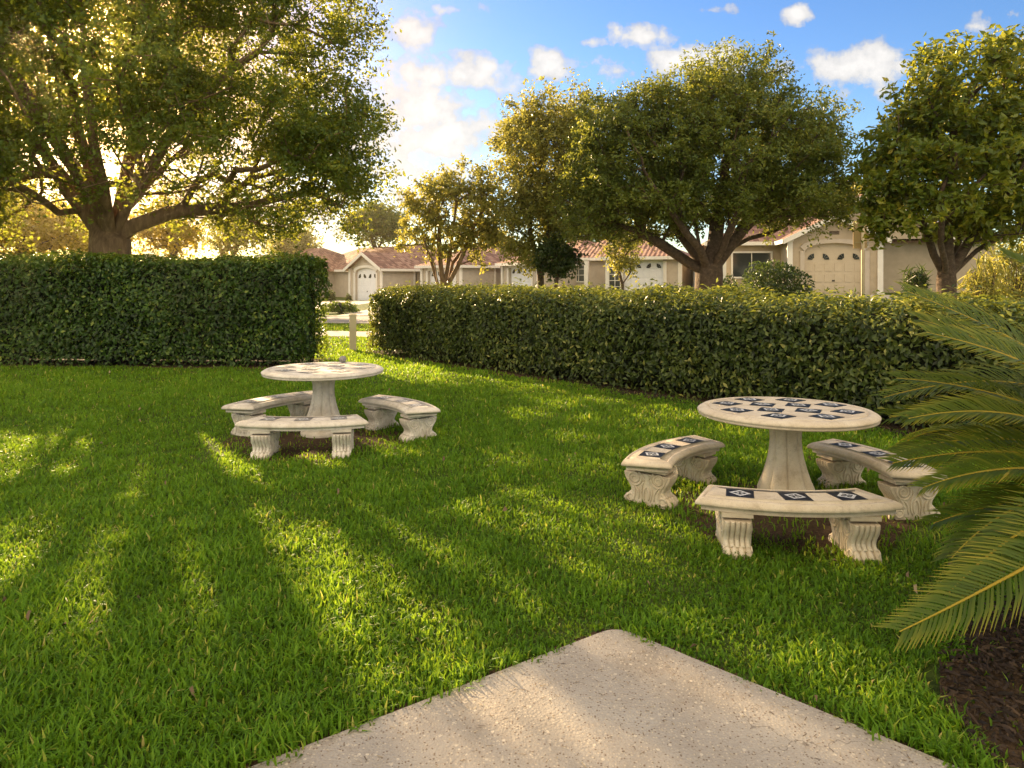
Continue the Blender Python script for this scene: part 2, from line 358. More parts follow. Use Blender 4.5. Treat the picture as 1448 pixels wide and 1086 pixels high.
ROAD_S = -0.22   # the street runs a little towards the camera on the right
def strip(name, y0, y1, mat, zoff, x0=-70, x1=60):
    t = np.linspace(0, 1, 5)
    def fn(X, T_):
        Y = (y0 + (y1 - y0) * T_) + ROAD_S * (X + 6)
        return X, Y, gz(X, Y) + zoff
    return grid_sheet(name, np.arange(x0, x1 + .1, 2.0), t, mat, zoff, fn)
strip('pavement', 19.0, 20.7, M['concrete'], .012)
strip('road', 24.0, 29.0, M['asphalt'], .010)
for yk in (23.8, 29.0):
    mb = MB()
    for x in np.arange(-70, 60, 4.0):
        p = []
        for xx in (x, x + 4):
            yy = yk + ROAD_S * (xx + 6); z = gzf(xx, yy); p.append((xx, yy, z))
        a, b = p
        mb.add([(a[0],a[1],a[2]-.05),(b[0],b[1],b[2]-.05),(b[0],b[1],b[2]+.05),(a[0],a[1],a[2]+.05),(a[0],a[1]+.2,a[2]+.05),(b[0],b[1]+.2,b[2]+.05),(b[0],b[1]+.2,b[2]-.05),(a[0],a[1]+.2,a[2]-.05)],
               [(0,1,2,3),(3,2,5,4),(4,5,6,7)])
    tag(mb.build('kerb', M['concrete']), kind='structure')
def drive(p0, p1, w0, w1):
    n = 10; V = []; 
    for i in range(n + 1):
        t = i / n; cx = p0[0] + (p1[0]-p0[0])*t; cy = p0[1] + (p1[1]-p0[1])*t; w = w0 + (w1-w0)*t
        d = Vector((p1[0]-p0[0], p1[1]-p0[1])).normalized(); nx, ny = d.y, -d.x
        for s in (-1, 0, 1):
            x = cx + nx*w*s/2; y = cy + ny*w*s/2; V.append((x, y, gzf(x, y) + .016))
    Q = [(i*3+j, i*3+j+1, (i+1)*3+j+1, (i+1)*3+j) for i in range(n) for j in range(2)]
    tag(mesh_np('driveway', V, Q, mat=M['concrete']), kind='structure')
drive((-14.2, 30.4), (-11.6, 52.3), 6.0, 4.6)
drive((-5.5, 28.8), (-5.0, 48.3), 5.0, 4.4)
drive((14.5, 24.2), (15.3, 31.8), 5.0, 4.2)

# patio slab with a rounded corner
PC = (0.50, 3.23); DL = Vector((-1.375, -.91)).normalized(); DR = Vector((1.01, -.91)).normalized()
def slab_outline(inset=0.0):
    r = 0.10; pts = []
    c = Vector(PC); a = c + DL * r; b = c + DR * r
    for i in range(9):
        t = i / 8; pts.append((1-t)**2 * b + 2*t*(1-t) * c + t*t * a)
    pts = [c + DR * 6.5 + DL * 0.0] + pts + [c + DL * 6.5]
    pts.append(Vector((pts[-1].x, -6))); pts.insert(0, Vector((pts[0].x, -6)))
    cen = Vector((.2, -1.5))
    return [p + (cen - p).normalized() * inset for p in pts]
mb = MB()
o0, o1 = slab_outline(0), slab_outline(.012)
mb.loops([[(p.x, p.y, -.1) for p in o0], [(p.x, p.y, .012) for p in o0], [(p.x, p.y, .022) for p in o1]], True, True, smooth=False)
tag(mb.build('patio', M['pavement']), kind='structure')
pp = [(p.x, p.y) for p in slab_outline(-.05)]
tag(mesh_np('slab_soil', [(x, y, .003) for x, y in pp] + [(.2, -1.5, .003)], tris=[(i, i+1, len(pp)) for i in range(len(pp)-1)], mat=M['bare_soil']), kind='structure')
SLAB = np.array([(p.x, p.y) for p in o0])
def inside_slab(x, y, grow=0.0):
    # both edge half planes
    nl = np.array([-DL.y, DL.x]); nr = np.array([DR.y, -DR.x])
    ins = np.ones(len(x), bool)
    sl_ = (x - PC[0]) * nl[0] + (y - PC[1]) * nl[1]; sr = (x - PC[0]) * nr[0] + (y - PC[1]) * nr[1]
    # inside point
    q = np.array([.2, -1.5]) - np.array(PC); sgl = np.sign(q @ nl); sgr = np.sign(q @ nr)
    return (sl_ * sgl > -grow) & (sr * sgr > -grow), np.minimum(sl_ * sgl, sr * sgr)

# ------------------------------------------------------------------ planting beds
TAB_R, TAB_L = (2.05, 5.02), (-2.03, 7.23)
def bed_sheet(name, pts, mat, z):
    n = len(pts); cx = sum(p[0] for p in pts)/n; cy = sum(p[1] for p in pts)/n
    o = mesh_np(name, [(cx, cy, z)] + [(p[0], p[1], z - .006) for p in pts], tris=[(0, 1 + i, 1 + (i+1) % n) for i in range(n)], mat=mat)
    return tag(o, kind='structure')
BED = np.array([(1.62,2.32),(1.72,2.7),(1.9,2.98),(2.25,3.3),(2.9,3.75),(3.5,4.3),(3.9,5.2),(4.6,5.6),(6.5,5.2),(7,3.5),(6.5,0),(4.5,-1),(2.4,.4)])
bed_sheet('mulch_bed', [tuple(p) for p in BED], M['bare_soil'], .012)
def in_poly(x, y, P):
    r = np.zeros(len(x), bool); n = len(P)
    for i in range(n):
        x1, y1 = P[i]; x2, y2 = P[(i+1) % n]
        c = ((y1 > y) != (y2 > y)) & (x < (x2-x1) * (y-y1) / ((y2-y1) + 1e-12) + x1); r ^= c
    return r
def worn(cx, cy, rx, ry, seed):
    nz = sines(seed, 5, 1.0); P = []
    for i in range(48):
        a = 2*PI*i/48; k = 1 + .22*nz(math.cos(a)*2.2, math.sin(a)*2.2) + .06*math.sin(a*9 + seed)
        P.append((cx + rx*k*math.cos(a), cy + ry*k*math.sin(a)))
    bed_sheet('bare_ground', P, M['bare_soil'], .010)
worn(TAB_R[0] - .1, TAB_R[1] - .25, .75, .62, 4); worn(TAB_L[0] + .1, TAB_L[1] - .35, .9, .62, 8)
# hedge centre lines
HL = dict(a=(-14.0, 13.55), b=(-3.78, 13.05), w=1.5, h=2.08)
dR = Vector((7.41, -7.43)).normalized(); nR = Vector((-dR.y, dR.x))   # nR points back-right
if nR.y < 0: nR = -nR
HRa = Vector((-3.2, 14.75)) + nR * .85 - dR * .06; HRb = Vector((-3.2, 14.75)) + nR * .85 + dR * 15.5
HR = dict(a=(HRa.x, HRa.y), b=(HRb.x, HRb.y), w=1.7, h=1.47)
def hedge_dist(x, y, H):
    a = np.array(H['a']); b = np.array(H['b']); d = b - a; L = np.linalg.norm(d); d /= L; n = np.array([-d[1], d[0]])
    s = (x-a[0])*d[0] + (y-a[1])*d[1]; t = (x-a[0])*n[0] + (y-a[1])*n[1]
    return np.maximum(np.maximum(-s, s-L), np.abs(t) - H['w']/2)
for H, ex in ((HL, .12), (HR, .18)):
    a = Vector(H['a']); b = Vector(H['b']); d = (b-a).normalized(); n = Vector((-d.y, d.x)); w = H['w']/2 + ex
    P = []; k = 24
    for i in range(k+1): 
        p = a - d*.12 + (b-a+d*.24)*i/k - n*(w + .05*math.sin(i*2.1)); P.append(p)
    for i in range(k+1):
        p = b + d*.12 - (b-a+d*.24)*i/k + n*w; P.append(p)
    V = [(p.x, p.y, .006 if i else .006) for i, p in enumerate(P)]
    Q = [(i, i+1, 2*k-i, 2*k+1-i) for i in range(k)]
    tag(mesh_np('hedge_bed', V, Q, mat=M['bare_soil']), kind='structure')

# ------------------------------------------------------------------ grass
g = np.random.default_rng(11)
nz1 = sines(3, 7, 1.6); nz2 = sines(5, 7, 5.0); nz3 = sines(9, 8, .55); nz4 = sines(19, 8, 14.0)
BENCH_R = [(1.745, 4.13, 265), (1.239, 5.345, 140), (2.793, 5.124, 10)]
BENCH_L = [(-1.975, 6.36, 274), (-2.667, 7.518, 148), (-1.186, 7.303, 42)]
def make_grass():
    bands = [(1.7, 3.0, 7500, .0085), (3.0, 4.2, 6000, .0090), (4.2, 5.6, 4200, .0100), (5.6, 7.6, 2800, .0115), (7.6, 10.5, 1700, .0135), (10.5, 15.0, 800, .017), (15.0, 24.0, 300, .028)]
    XY = []; WD = []
    for (y0, y1, den, wd) in bands:
        hw = .80 * y1 + 1.2; n = int(den * (y1 - y0) * 2 * hw)
        x = g.uniform(-hw, hw, n); y = g.uniform(y0, y1, n)
        k = np.abs(x) < .80 * y + 1.2
        if y0 >= 15: k &= (x > -9) & (x < 0)
        XY.append(np.stack([x[k], y[k]], 1)); WD.append(np.full(k.sum(), wd))
    P = np.concatenate(XY); wd = np.concatenate(WD); x, y = P.T
    ins, sd = inside_slab(x, y)
    keep = ~(ins & (sd > .014 + .028*nz2(x*3, y*3) + .03*(g.random(len(x)) < .25))) & ~((sd > -.022) & (sd <= .012) & (g.random(len(x)) < .4))
    keep &= ~(in_poly(x + .10*nz2(x*1.5, y*1.5), y + .06*nz4(x, y), BED) & (g.random(len(x)) > .05))
    for H in (HL, HR):
        hd = hedge_dist(x, y, H); keep &= hd > (.04 + .05 * nz2(x, y))
    # worn ground round the tables
    for (cx, cy), rr in ((TAB_R, .95), (TAB_L, 1.05)):
        d = np.hypot(x-cx, (y-cy+.25)*1.15) + .12*nz1(x*2, y*2)
        keep &= ~((d < rr) & (g.random(len(x)) > .07 + .6*np.clip(d/rr, 0, 1)**3))
    # sidewalk and road beyond the gap
    yr = y - ROAD_S * (x + 6)
    keep &= ~((yr > 18.95) & (yr < 20.75)) & ~(yr > 23.7)
    x, y, wd = x[keep], y[keep], wd[keep]; n = len(x)
    clump = nz2(x, y)*.5 + nz4(x, y)*.5
    L = (.050 + .013*nz1(x, y) + .014*clump) * g.uniform(.65, 1.35, n); L = np.clip(L, .02, .13)
    L *= np.where(y > 10, 1.1, 1.0)
    ins, sd = inside_slab(x, y, .2); L *= np.where((sd > -.10), 1.12, 1.0)
    az = g.uniform(0, 2*PI, n); lean = g.uniform(.2, 1.5, n)
    dx, dy = np.cos(az), np.sin(az); wx, wy = -dy, dx
    hw = wd * g.uniform(.7, 1.3, n) * .5
    m1 = .5; zz = L * np.cos(lean*.55); out = L * np.sin(lean*.55)
    V = np.zeros((n, 5, 3)); 
    V[:,0] = np.stack([x - wx*hw*.8, y - wy*hw*.8, np.full(n, -.004)], 1); V[:,1] = np.stack([x + wx*hw*.8, y + wy*hw*.8, np.full(n, -.004)], 1)
    V[:,2] = np.stack([x + dx*out*.38 - wx*hw, y + dy*out*.38 - wy*hw, zz*.62], 1); V[:,3] = np.stack([x + dx*out*.38 + wx*hw, y + dy*out*.38 + wy*hw, zz*.62], 1)
    tw = g.uniform(-.3, .3, n) * L
    V[:,4] = np.stack([x + dx*out*1.35 + wx*tw, y + dy*out*1.35 + wy*tw, zz*np.where(lean > .9, g.uniform(.55, .95, n), 1.0)], 1)
    V[:,:,2] += gz(x, y)[:,None]
    b = np.arange(n)*5
    t = np.clip(.42 + .10*nz3(x, y) + .10*clump + g.normal(0, .20, n), 0, .93)
    dry = g.random(n) < .03; t[dry] = g.uniform(.93, 1, dry.sum())
    tt = np.repeat(t, 5)
    o = mesh_np('grass', V.reshape(-1, 3), np.stack([b, b+1, b+3, b+2], 1), np.stack([b+2, b+3, b+4], 1), M['grass_blade'], tint=tt, smooth=True)
    tag(o, 'thick green lawn grass around the stone tables', 'grass', kind='stuff')
make_grass()

def make_mulch():
    n = 30000; x = g.uniform(1.5, 5.0, n); y = g.uniform(1.9, 5.6, n); k = in_poly(x, y, BED); x, y = x[k], y[k]
    # strip along the right hedge
    s = g.uniform(6, 15, 3500); t = g.normal(0, .14, 3500)
    a = HRa - nR * .98; hx = a.x + dR.x*s + nR.x*t; hy = a.y + dR.y*s + nR.y*t
    x = np.concatenate([x, hx]); y = np.concatenate([y, hy]); n = len(x)
    az = g.uniform(0, 2*PI, n); L = .006 + .03*g.random(n)**2; w = g.uniform(.0012, .0050, n); z = g.uniform(.008, .035, n); ti = g.uniform(-.5, .5, n)
    dx, dy = np.cos(az)*L, np.sin(az)*L; wx, wy = -np.sin(az)*w, np.cos(az)*w
    V = np.stack([np.stack([x-dx-wx, y-dy-wy, z-ti*L], 1), np.stack([x-dx+wx, y-dy+wy, z-ti*L+.004], 1), np.stack([x+dx+wx, y+dy+wy, z+ti*L+.004], 1), np.stack([x+dx-wx, y+dy-wy, z+ti*L], 1),
                  np.stack([x, y, z+.012], 1)], 1).reshape(-1, 3)
    b = np.arange(n)*5
    T3 = np.concatenate([np.stack([b, b+1, b+4], 1), np.stack([b+1, b+2, b+4], 1), np.stack([b+2, b+3, b+4], 1), np.stack([b+3, b, b+4], 1)])
    tt = np.repeat(np.clip(g.normal(.36, .22, n), 0, 1), 5)
    tag(mesh_np('mulch', V, tris=T3, mat=M['mulch_chip'], tint=tt), 'dark brown bark mulch under the sago palm and hedge', 'mulch', kind='stuff')
    # clippings on the slab
    n = 900; x = g.uniform(-.9, 1.7, n); y = g.uniform(2.1, 3.3, n); ins, sd = inside_slab(x, y); k = ins & (sd > .01) & (g.random(n) < np.clip(.25 + .12/(sd+.05), 0, 1)); x, y = x[k], y[k]; n = len(x)
    az = g.uniform(0, 2*PI, n); L = g.uniform(.003, .014, n); w = g.uniform(.0007, .0016, n); z = np.full(n, .0245)
    dx, dy = np.cos(az)*L, np.sin(az)*L; wx, wy = -np.sin(az)*w, np.cos(az)*w
    V = np.stack([np.stack([x-dx-wx, y-dy-wy, z], 1), np.stack([x-dx+wx, y-dy+wy, z], 1), np.stack([x+dx+wx, y+dy+wy, z+.002], 1), np.stack([x+dx-wx, y+dy-wy, z+.002], 1)], 1).reshape(-1, 3)
    b = np.arange(n)*4
    tag(mesh_np('grass_clippings', V, np.stack([b, b+1, b+2, b+3], 1), mat=M['dry_clipping'], tint=np.repeat(g.random(n), 4)), 'dry grass clippings scattered on the concrete slab', 'clippings', kind='stuff')
make_mulch()
def fallen_leaves():
    n = 110; y = g.uniform(2.6, 12, n); x = g.uniform(-1, 1, n)*.8*y; ins, sd = inside_slab(x, y); k = ~ins & (hedge_dist(x, y, HL) > .1) & (hedge_dist(x, y, HR) > .1); x, y = x[k], y[k]; n = len(x)
    V = []; T3 = []; tint = []
    for i in range(n):
        a = g.uniform(0, 6.28); L = g.uniform(.010, .024); w = L*.45; z = g.uniform(.035, .06); c, s_ = math.cos(a), math.sin(a); b = len(V); t1, t2 = g.uniform(-.02, .02, 2)
        V += [(x[i]-c*L, y[i]-s_*L, z-t1), (x[i]+s_*w, y[i]-c*w, z+.012+t2), (x[i]+c*L, y[i]+s_*L, z+t1), (x[i]-s_*w, y[i]+c*w, z+.012-t2), (x[i], y[i], z)]
        T3 += [(b, b+1, b+4), (b+1, b+2, b+4), (b+2, b+3, b+4), (b+3, b, b+4)]; tint += [g.uniform(.2, .8)]*5
    tag(mesh_np('fallen_leaves', V, tris=T3, mat=M['dry_clipping'], tint=tint), 'a few dry brown leaves scattered over the lawn', 'leaves', kind='stuff')
fallen_leaves()

# ------------------------------------------------------------------ stone tables and benches
def tile_mesh(name, size, tile_m, z=0.0, style=0):
    mb = MB(); h = size / 2; t = .004
    mb.add([(-h,-h,-.01),(h,-h,-.01),(h,h,-.01),(-h,h,-.01),(-h,-h,t),(h,-h,t),(h,h,t),(-h,h,t)], [(4,5,6,7),(0,1,5,4),(1,2,6,5),(2,3,7,6),(3,0,4,7)], 0)
    # pale motif: lozenge ring, four petals, centre
    def ring(ro, ri, n, rot, zz, wob=0.0):
        vs = []
        for i in range(n):
            a = rot + 2*PI*i/n; k = 1 + (wob if i % 2 else -wob)
            vs += [(math.cos(a)*ro*k, math.sin(a)*ro*k, zz), (math.cos(a)*ri*k, math.sin(a)*ri*k, zz)]
        mb.add(vs, [(2*i, 2*((i+1) % n), 2*((i+1) % n)+1, 2*i+1) for i in range(n)], 1)
    zz = t + .002; s = size
    if style == 0: ring(s*.40, s*.25, 4, 0, zz)
    else: ring(s*.33, s*.22, 8, PI/8, zz, .16)
    for i in range(4):
        a = PI/4 + i*PI/2 if style == 0 else i*PI/2
        c = Vector((math.cos(a), math.sin(a), 0)); p = Vector((-c.y, c.x, 0)); o = Vector((0, 0, zz))
        mb.add([o + c*s*.03, o + c*s*.11 + p*s*.05, o + c*s*.2, o + c*s*.11 - p*s*.05], [(0, 1, 2, 3)], 1)
    o = mb.build(name, [tile_m, M['motif_tile']]); return o
TILE = {}
def get_tile(key, size, mat, style):
    if key not in TILE:
        o = tile_mesh('mosaic_tile', size, M[mat], style=style); TILE[key] = o.data; bpy.data.objects.remove(o)
    return TILE[key]
def put_tile(parent, key, x, y, z, rz):
    o = bpy.data.objects.new('mosaic_tile', TILE[key]); COL.objects.link(o); o.parent = parent; o.location = (x, y, z); o.rotation_euler = (0, 0, rz)
get_tile('a', .166, 'navy_tile', 0); get_tile('b', .166, 'navy_tile', 1); get_tile('fa', .150, 'faded_tile', 0); get_tile('fb', .150, 'faded_tile', 1)

def make_table(pos, label, stone, keys, rot, tilt):
    t = thing('stone_table', (pos[0], pos[1], 0), label, 'table', 'round stone garden tables', rot)
    t.rotation_euler = (Matrix.Rotation(-tilt, 3, 'X') @ Matrix.Rotation(rot, 3, 'Z')).to_euler()   # stands a little out of level
    Rt, H = .635, .71; n = 180
    prof = [(0, H-.0), (.50, H), (.545, H), (.549, H-.009), (.559, H-.009), (.563, H), (.585, H), (.600, H-.003), (.622, H-.013), (.633, H-.022), (.635, H-.036), (.622, H-.040), (.626, H-.046), (.628, H-.055), (.612, H-.062), (.30, H-.066), (0, H-.066)]
    mb = MB(); rings = []
    for k, (r, z) in enumerate(prof):
        if r == 0: continue
        orn = .007 if k in (8, 9) else 0.0
        rings.append([((r + orn*abs(math.sin(a*30)) - orn/2)*math.cos(a), (r + orn*abs(math.sin(a*30)) - orn/2)*math.sin(a), z - orn*.6*abs(math.sin(a*30))) for a in [2*PI*i/n for i in range(n)]])
    mb.loops(rings[::-1], True, True)
    top = mb.build('tabletop', stone, t)
    for i in range(8):
        a = 2*PI*i/8 + .2; put_tile(top, keys[i % 2], .42*math.cos(a), .42*math.sin(a), H, a + PI/4*(1 if i % 2 else 0) + .3)
    for i in range(4):
        a = 2*PI*i/4 + .55; put_tile(top, keys[(i+1) % 2], .185*math.cos(a), .185*math.sin(a), H, a + .4)
    mb = MB(); N = 96; rings = []
    for (r, z) in [(.235,-.03),(.235,.03),(.225,.045),(.205,.05),(.200,.06),(.205,.10),(.192,.14),(.168,.20),(.146,.27),(.128,.34),(.116,.41),(.111,.47),(.113,.53),(.123,.58),(.140,.615),(.160,.646)]:
        ring = []
        for i in range(N):
            a = 2*PI*i/N; lob = abs(math.cos(a*4)); k = 1.0
            if .055 < z < .63: k = .90 + .13*lob**.5 - (.05 if lob < .18 else 0)
            ring.append((r*k*math.cos(a), r*k*math.sin(a), z))
        rings.append(ring)
    mb.loops(rings, True, True, smooth=True)
    mb.build('pedestal', stone, t)
    return t
make_table(TAB_R, 'round cream stone table with crisp navy mosaic tiles beside the sago palm', M['cast_stone'], ('a', 'b'), .1, R(2.1))
make_table(TAB_L, 'round stone table with faded mosaic tiles and a small grey stone on its rim', M['cast_stone_worn'], ('fa', 'fb'), .5, R(1.1))

RM, DEP, HA = 1.40, .365, R(23.0); SZ = .338
def seat_mesh():
    N = 90
    def outline(inset, z, orn=0.0):
        ro, ri = RM + DEP/2 - inset, RM - DEP/2 + inset; pts = []
        for i in range(N):
            a0 = HA - inset/ro; a = PI/2 + a0 - 2*a0*i/(N-1); k = orn*abs(math.sin(i*.75))
            pts.append(((ro - k)*math.cos(a), (ro - k)*math.sin(a) - RM, z - k*.5))
        for i in range(N):
            a0 = HA - inset/ri; a = PI/2 - a0 + 2*a0*i/(N-1); k = orn*abs(math.sin(i*.75))
            pts.append(((ri + k)*math.cos(a), (ri + k)*math.sin(a) - RM, z - k*.5))
        return pts
    rings = [outline(.033, SZ-.078), outline(.030, SZ-.050), outline(.006, SZ-.046), outline(.0, SZ-.040), outline(.002, SZ-.024, .005), outline(.012, SZ-.012, .005), outline(.028, SZ-.002), outline(.038, SZ), outline(.041, SZ-.008), outline(.050, SZ-.008), outline(.053, SZ), outline(.10, SZ+.001)]
    mb = MB(); mb.loops(rings, False, False)
    n = 2*N
    for base, flip in ((0, True), ((len(rings)-1)*n, False)):
        for i in range(N-1):
            f = [base+i, base+i+1, base+n-2-i, base+n-1-i]; mb.f.append(f if flip else f[::-1]); mb.m.append(0); mb.sm.append(False)
    return mb
def leg_mesh():
    top = SZ - .076
    prof = [(.150,-.03),(.158,.0),(.166,.018),(.160,.042),(.138,.062),(.118,.085),(.112,.11),(.120,.14),(.140,.175),(.158,.205),(.168,.235),(.170,.262),(.162,.285),(.150,.296),(.150,top)]
    kz = top/.317; prof = [(u, zz*kz) for u, zz in prof]
    mb = MB(); th = .080; rings = []
    from itertools import chain
    # smooth the outline
    z = np.linspace(prof[0][1], prof[-1][1], 34); hw = np.interp(z, [p[1] for p in prof], [p[0] for p in prof])
    for zz, h in zip(z, hw):
        pts = []
        for u, v in ((-1,-1),(-.5,-1),(0,-1),(.5,-1),(1,-1),(1,-.5),(1,0),(1,.5),(1,1),(.5,1),(0,1),(-.5,1),(-1,1),(-1,.5),(-1,0),(-1,-.5)):
            pts.append((v*th, u*h*(1 if abs(v) < 1 or abs(u) < 1 else .97), zz))
        rings.append(pts[::-1])
    mb.loops(rings, True, True, smooth=True)
    mb.box(-.092, .092, -.158, .158, top-.028, top-.001)
    # flutes on the two narrow faces, following the outline
    for s in (-1, 1):
        for v in (-.062, -.031, 0, .031, .062):
            idx = [i for i in range(len(z)) if .05*kz < z[i] < .292*kz]
            mb.tube([(v, s*(hw[i]+.001), z[i]) for i in idx], [.0155]*len(idx), 7)
        for v in (-.06, -.02, .02, .06):   # claw toes
            mb.tube([(v, s*.13, .05), (v, s*.158, .036), (v, s*.174, .016), (v, s*.176, -.02)], [.014, .019, .019, .016], 7)
    # carved scrolls and leaves on the two broad faces
    for f in (-1, 1):
        X = f*(th + .001)
        for s in (-1, 1):
            pts = []
            for k in range(40):
                a = k/39*2*PI*2.1; r = .052*(1 - k/39)**.8 + .008
                pts.append((X, s*(.095 + r*math.cos(a + 2.2)), .215*kz + r*math.sin(a + 2.2)))
            mb.tube(pts, [.009*(1-.4*k/39) for k in range(40)], 5)
            for (p0, p1, p2) in (((.012,.20),(.06,.13),(.03,.02)), ((.13,.165),(.075,.12),(.10,.03)), ((.0,.15),(.035,.10),(.015,.03)), ((.10,.15),(.05,.11),(.062,.03)), ((.055,.27),(.0,.22),(.03,.19))):
                pts = [(X, s*((1-t)**2*p0[0] + 2*t*(1-t)*p1[0] + t*t*p2[0]), kz*((1-t)**2*p0[1] + 2*t*(1-t)*p1[1] + t*t*p2[1])) for t in [q/8 for q in range(9)]]
                mb.tube(pts, [.004 + .005*math.sin(PI*q/8) for q in range(9)], 5)
            pts = [(X, s*(.128 + .028*math.cos(a)), .03 + .026*math.sin(a)) for a in [q/12*2*PI for q in range(13)]]
            mb.tube(pts, .006, 5)
    return mb
SEAT = {}; 
for key, mt in (('a', 'cast_stone'), ('fa', 'cast_stone_worn')):
    o1 = seat_mesh().build('seat', M[mt]); o2 = leg_mesh().build('leg', M[mt]); SEAT[key] = (o1.data, o2.data)
    bpy.data.objects.remove(o1); bpy.data.objects.remove(o2)
def make_bench(pos, label, keys, grp):
    x, y, ang = pos; tilt = R(2.0) if x > 0 else R(1.0)
    b = thing('curved_bench', (x, y, 0), label, 'bench', grp, R(ang - 90))
    b.rotation_euler = (Matrix.Rotation(-tilt, 3, 'X') @ Matrix.Rotation(R(ang - 90), 3, 'Z')).to_euler()
    seat = bpy.data.objects.new('seat', SEAT['fa' if keys[0][0] == 'f' else 'a'][0]); COL.objects.link(seat); seat.parent = b
    for a in (-15.0, 15.0):
        l = bpy.data.objects.new('leg', SEAT['fa' if keys[0][0] == 'f' else 'a'][1]); COL.objects.link(l); l.parent = b
        l.location = (RM*math.sin(R(a)), RM*math.cos(R(a)) - RM, 0); l.rotation_euler = (0, 0, R(-a*.25))
    for i, a in enumerate((-13.3, 0, 13.3)):
        put_tile(seat, keys[0] if i != 1 else keys[1], RM*math.sin(R(a)), RM*math.cos(R(a)) - RM, SZ - .001, R(-a))
GB = 'curved stone benches around the two round tables'
make_bench(BENCH_R[0], 'nearest curved stone bench, in front of the table with crisp navy tiles', ('a', 'b'), GB)
make_bench(BENCH_R[1], 'curved stone bench left of the crisp tiled table, carved scroll leg facing front', ('b', 'a'), GB)
make_bench(BENCH_R[2], 'curved stone bench right of the crisp tiled table, its end under the palm fronds', ('a', 'b'), GB)
make_bench(BENCH_L[0], 'curved stone bench in front of the faded table that carries a grey stone', ('fa', 'fb'), GB)
make_bench(BENCH_L[1], 'curved stone bench left of the faded table, partly behind its pedestal', ('fb', 'fa'), GB)
make_bench(BENCH_L[2], 'curved stone bench right of the faded table, end turned towards the lawn', ('fa', 'fb'), GB)
SEATFIX = True

def make_stone():
    mb = MB(); rings = []; r = .042
    for i in range(1, 8):
        p = PI*i/8; rings.append([(r*(1+.06*math.sin(3*a+i))*math.sin(p)*math.cos(a), r*(1+.05*math.cos(2*a))*math.sin(p)*math.sin(a), r*.92*(1-math.cos(p))) for a in [2*PI*k/14 for k in range(14)]])
    mb.loops(rings, True, True)
    o = mb.build('round_stone', M['grey_stone']); o.location = (-1.96, 7.78, .697)
    tag(o, 'small round grey stone lying on the far rim of the faded table', 'stone')
make_stone()

# ------------------------------------------------------------------ leaves
def leaf_mesh(name, C, N, size, mat, parent, tint, aspect=.5, seed=0, up=None):
    """C centres, N leaf-plane normals; one folded diamond per leaf"""
    gg = np.random.default_rng(seed); n = len(C)
    N = N / (np.linalg.norm(N, axis=1, keepdims=True) + 1e-9)
    A = gg.normal(size=(n, 3)) if up is None else up + gg.normal(size=(n, 3))*.7
    A -= N * np.sum(A*N, 1, keepdims=True); A /= np.linalg.norm(A, axis=1, keepdims=True) + 1e-9
    B = np.cross(N, A); L = (size * gg.uniform(.65, 1.3, n))[:, None]; w = L * aspect * .5
    V = np.stack([C - A*L*.5, C + B*w - A*L*.05 + N*w*.35, C + A*L*.5 - N*L*.10, C - B*w - A*L*.05 + N*w*.35], 1).reshape(-1, 3)
    b = np.arange(n)*4
    T3 = np.concatenate([np.stack([b, b+1, b+2], 1), np.stack([b, b+2, b+3], 1)])
    return mesh_np(name, V, tris=T3, mat=mat, parent=parent, tint=np.repeat(tint, 4))

def trunk_mesh(nodes, par, rad, mat, parent, name='trunk', seed=0, minr=.0, flute=0.0):
    n = len(nodes); kids = [[] for _ in range(n)]
    for i in range(1, n): kids[par[i]].append(i)
    V = []; Q = []
    def ring(p, d, ref, r, k):
        ref = ref - d*np.dot(ref, d); l = np.linalg.norm(ref)
        if l < 1e-4: ref = np.cross(d, [1., .3, .2]); l = np.linalg.norm(ref)
        ref = ref/l; b = np.cross(d, ref); i0 = len(V)
        for j in range(k):
            a = 2*PI*j/k; rr = r*(1 + flute*math.sin(a*3 + 1) + flute*.6*math.sin(a*5)) if r > .12 else r
            V.append(p + (ref*math.cos(a) + b*math.sin(a))*rr)
        return i0, ref
    stack = [(0, None)]
    chains = []
    while stack:
        i, frm = stack.pop(); ch = [i] if frm is None else [frm, i]
        while kids[ch[-1]]:
            ks = sorted(kids[ch[-1]], key=lambda q: -rad[q])
            for q in ks[1:]: stack.append((q, ch[-1]))
            ch.append(ks[0])
        chains.append((ch, frm is not None))
    for ch, side in chains:
        r0 = rad[ch[1]] if side and len(ch) > 1 else rad[ch[0]]
        if r0 < minr: continue
        k = 12 if r0 > .15 else (7 if r0 > .04 else 4)
        ref = np.array([.3, .9, .1]); prev = None
        for t, i in enumerate(ch):
            p = nodes[i]; a = nodes[ch[max(t-1, 0)]]; c = nodes[ch[min(t+1, len(ch)-1)]]
            d = c - a; l = np.linalg.norm(d); d = d/l if l > 1e-6 else np.array([0, 0, 1.])
            r = min(rad[i], r0) if side else rad[i]
            i0, ref = ring(p, d, ref, r, k)
            if prev is not None:
                for j in range(k): Q.append((prev+j, prev+(j+1) % k, i0+(j+1) % k, i0+j))
            prev = i0
    return mesh_np(name, np.array(V), np.array(Q), mat=mat, parent=parent, smooth=True)

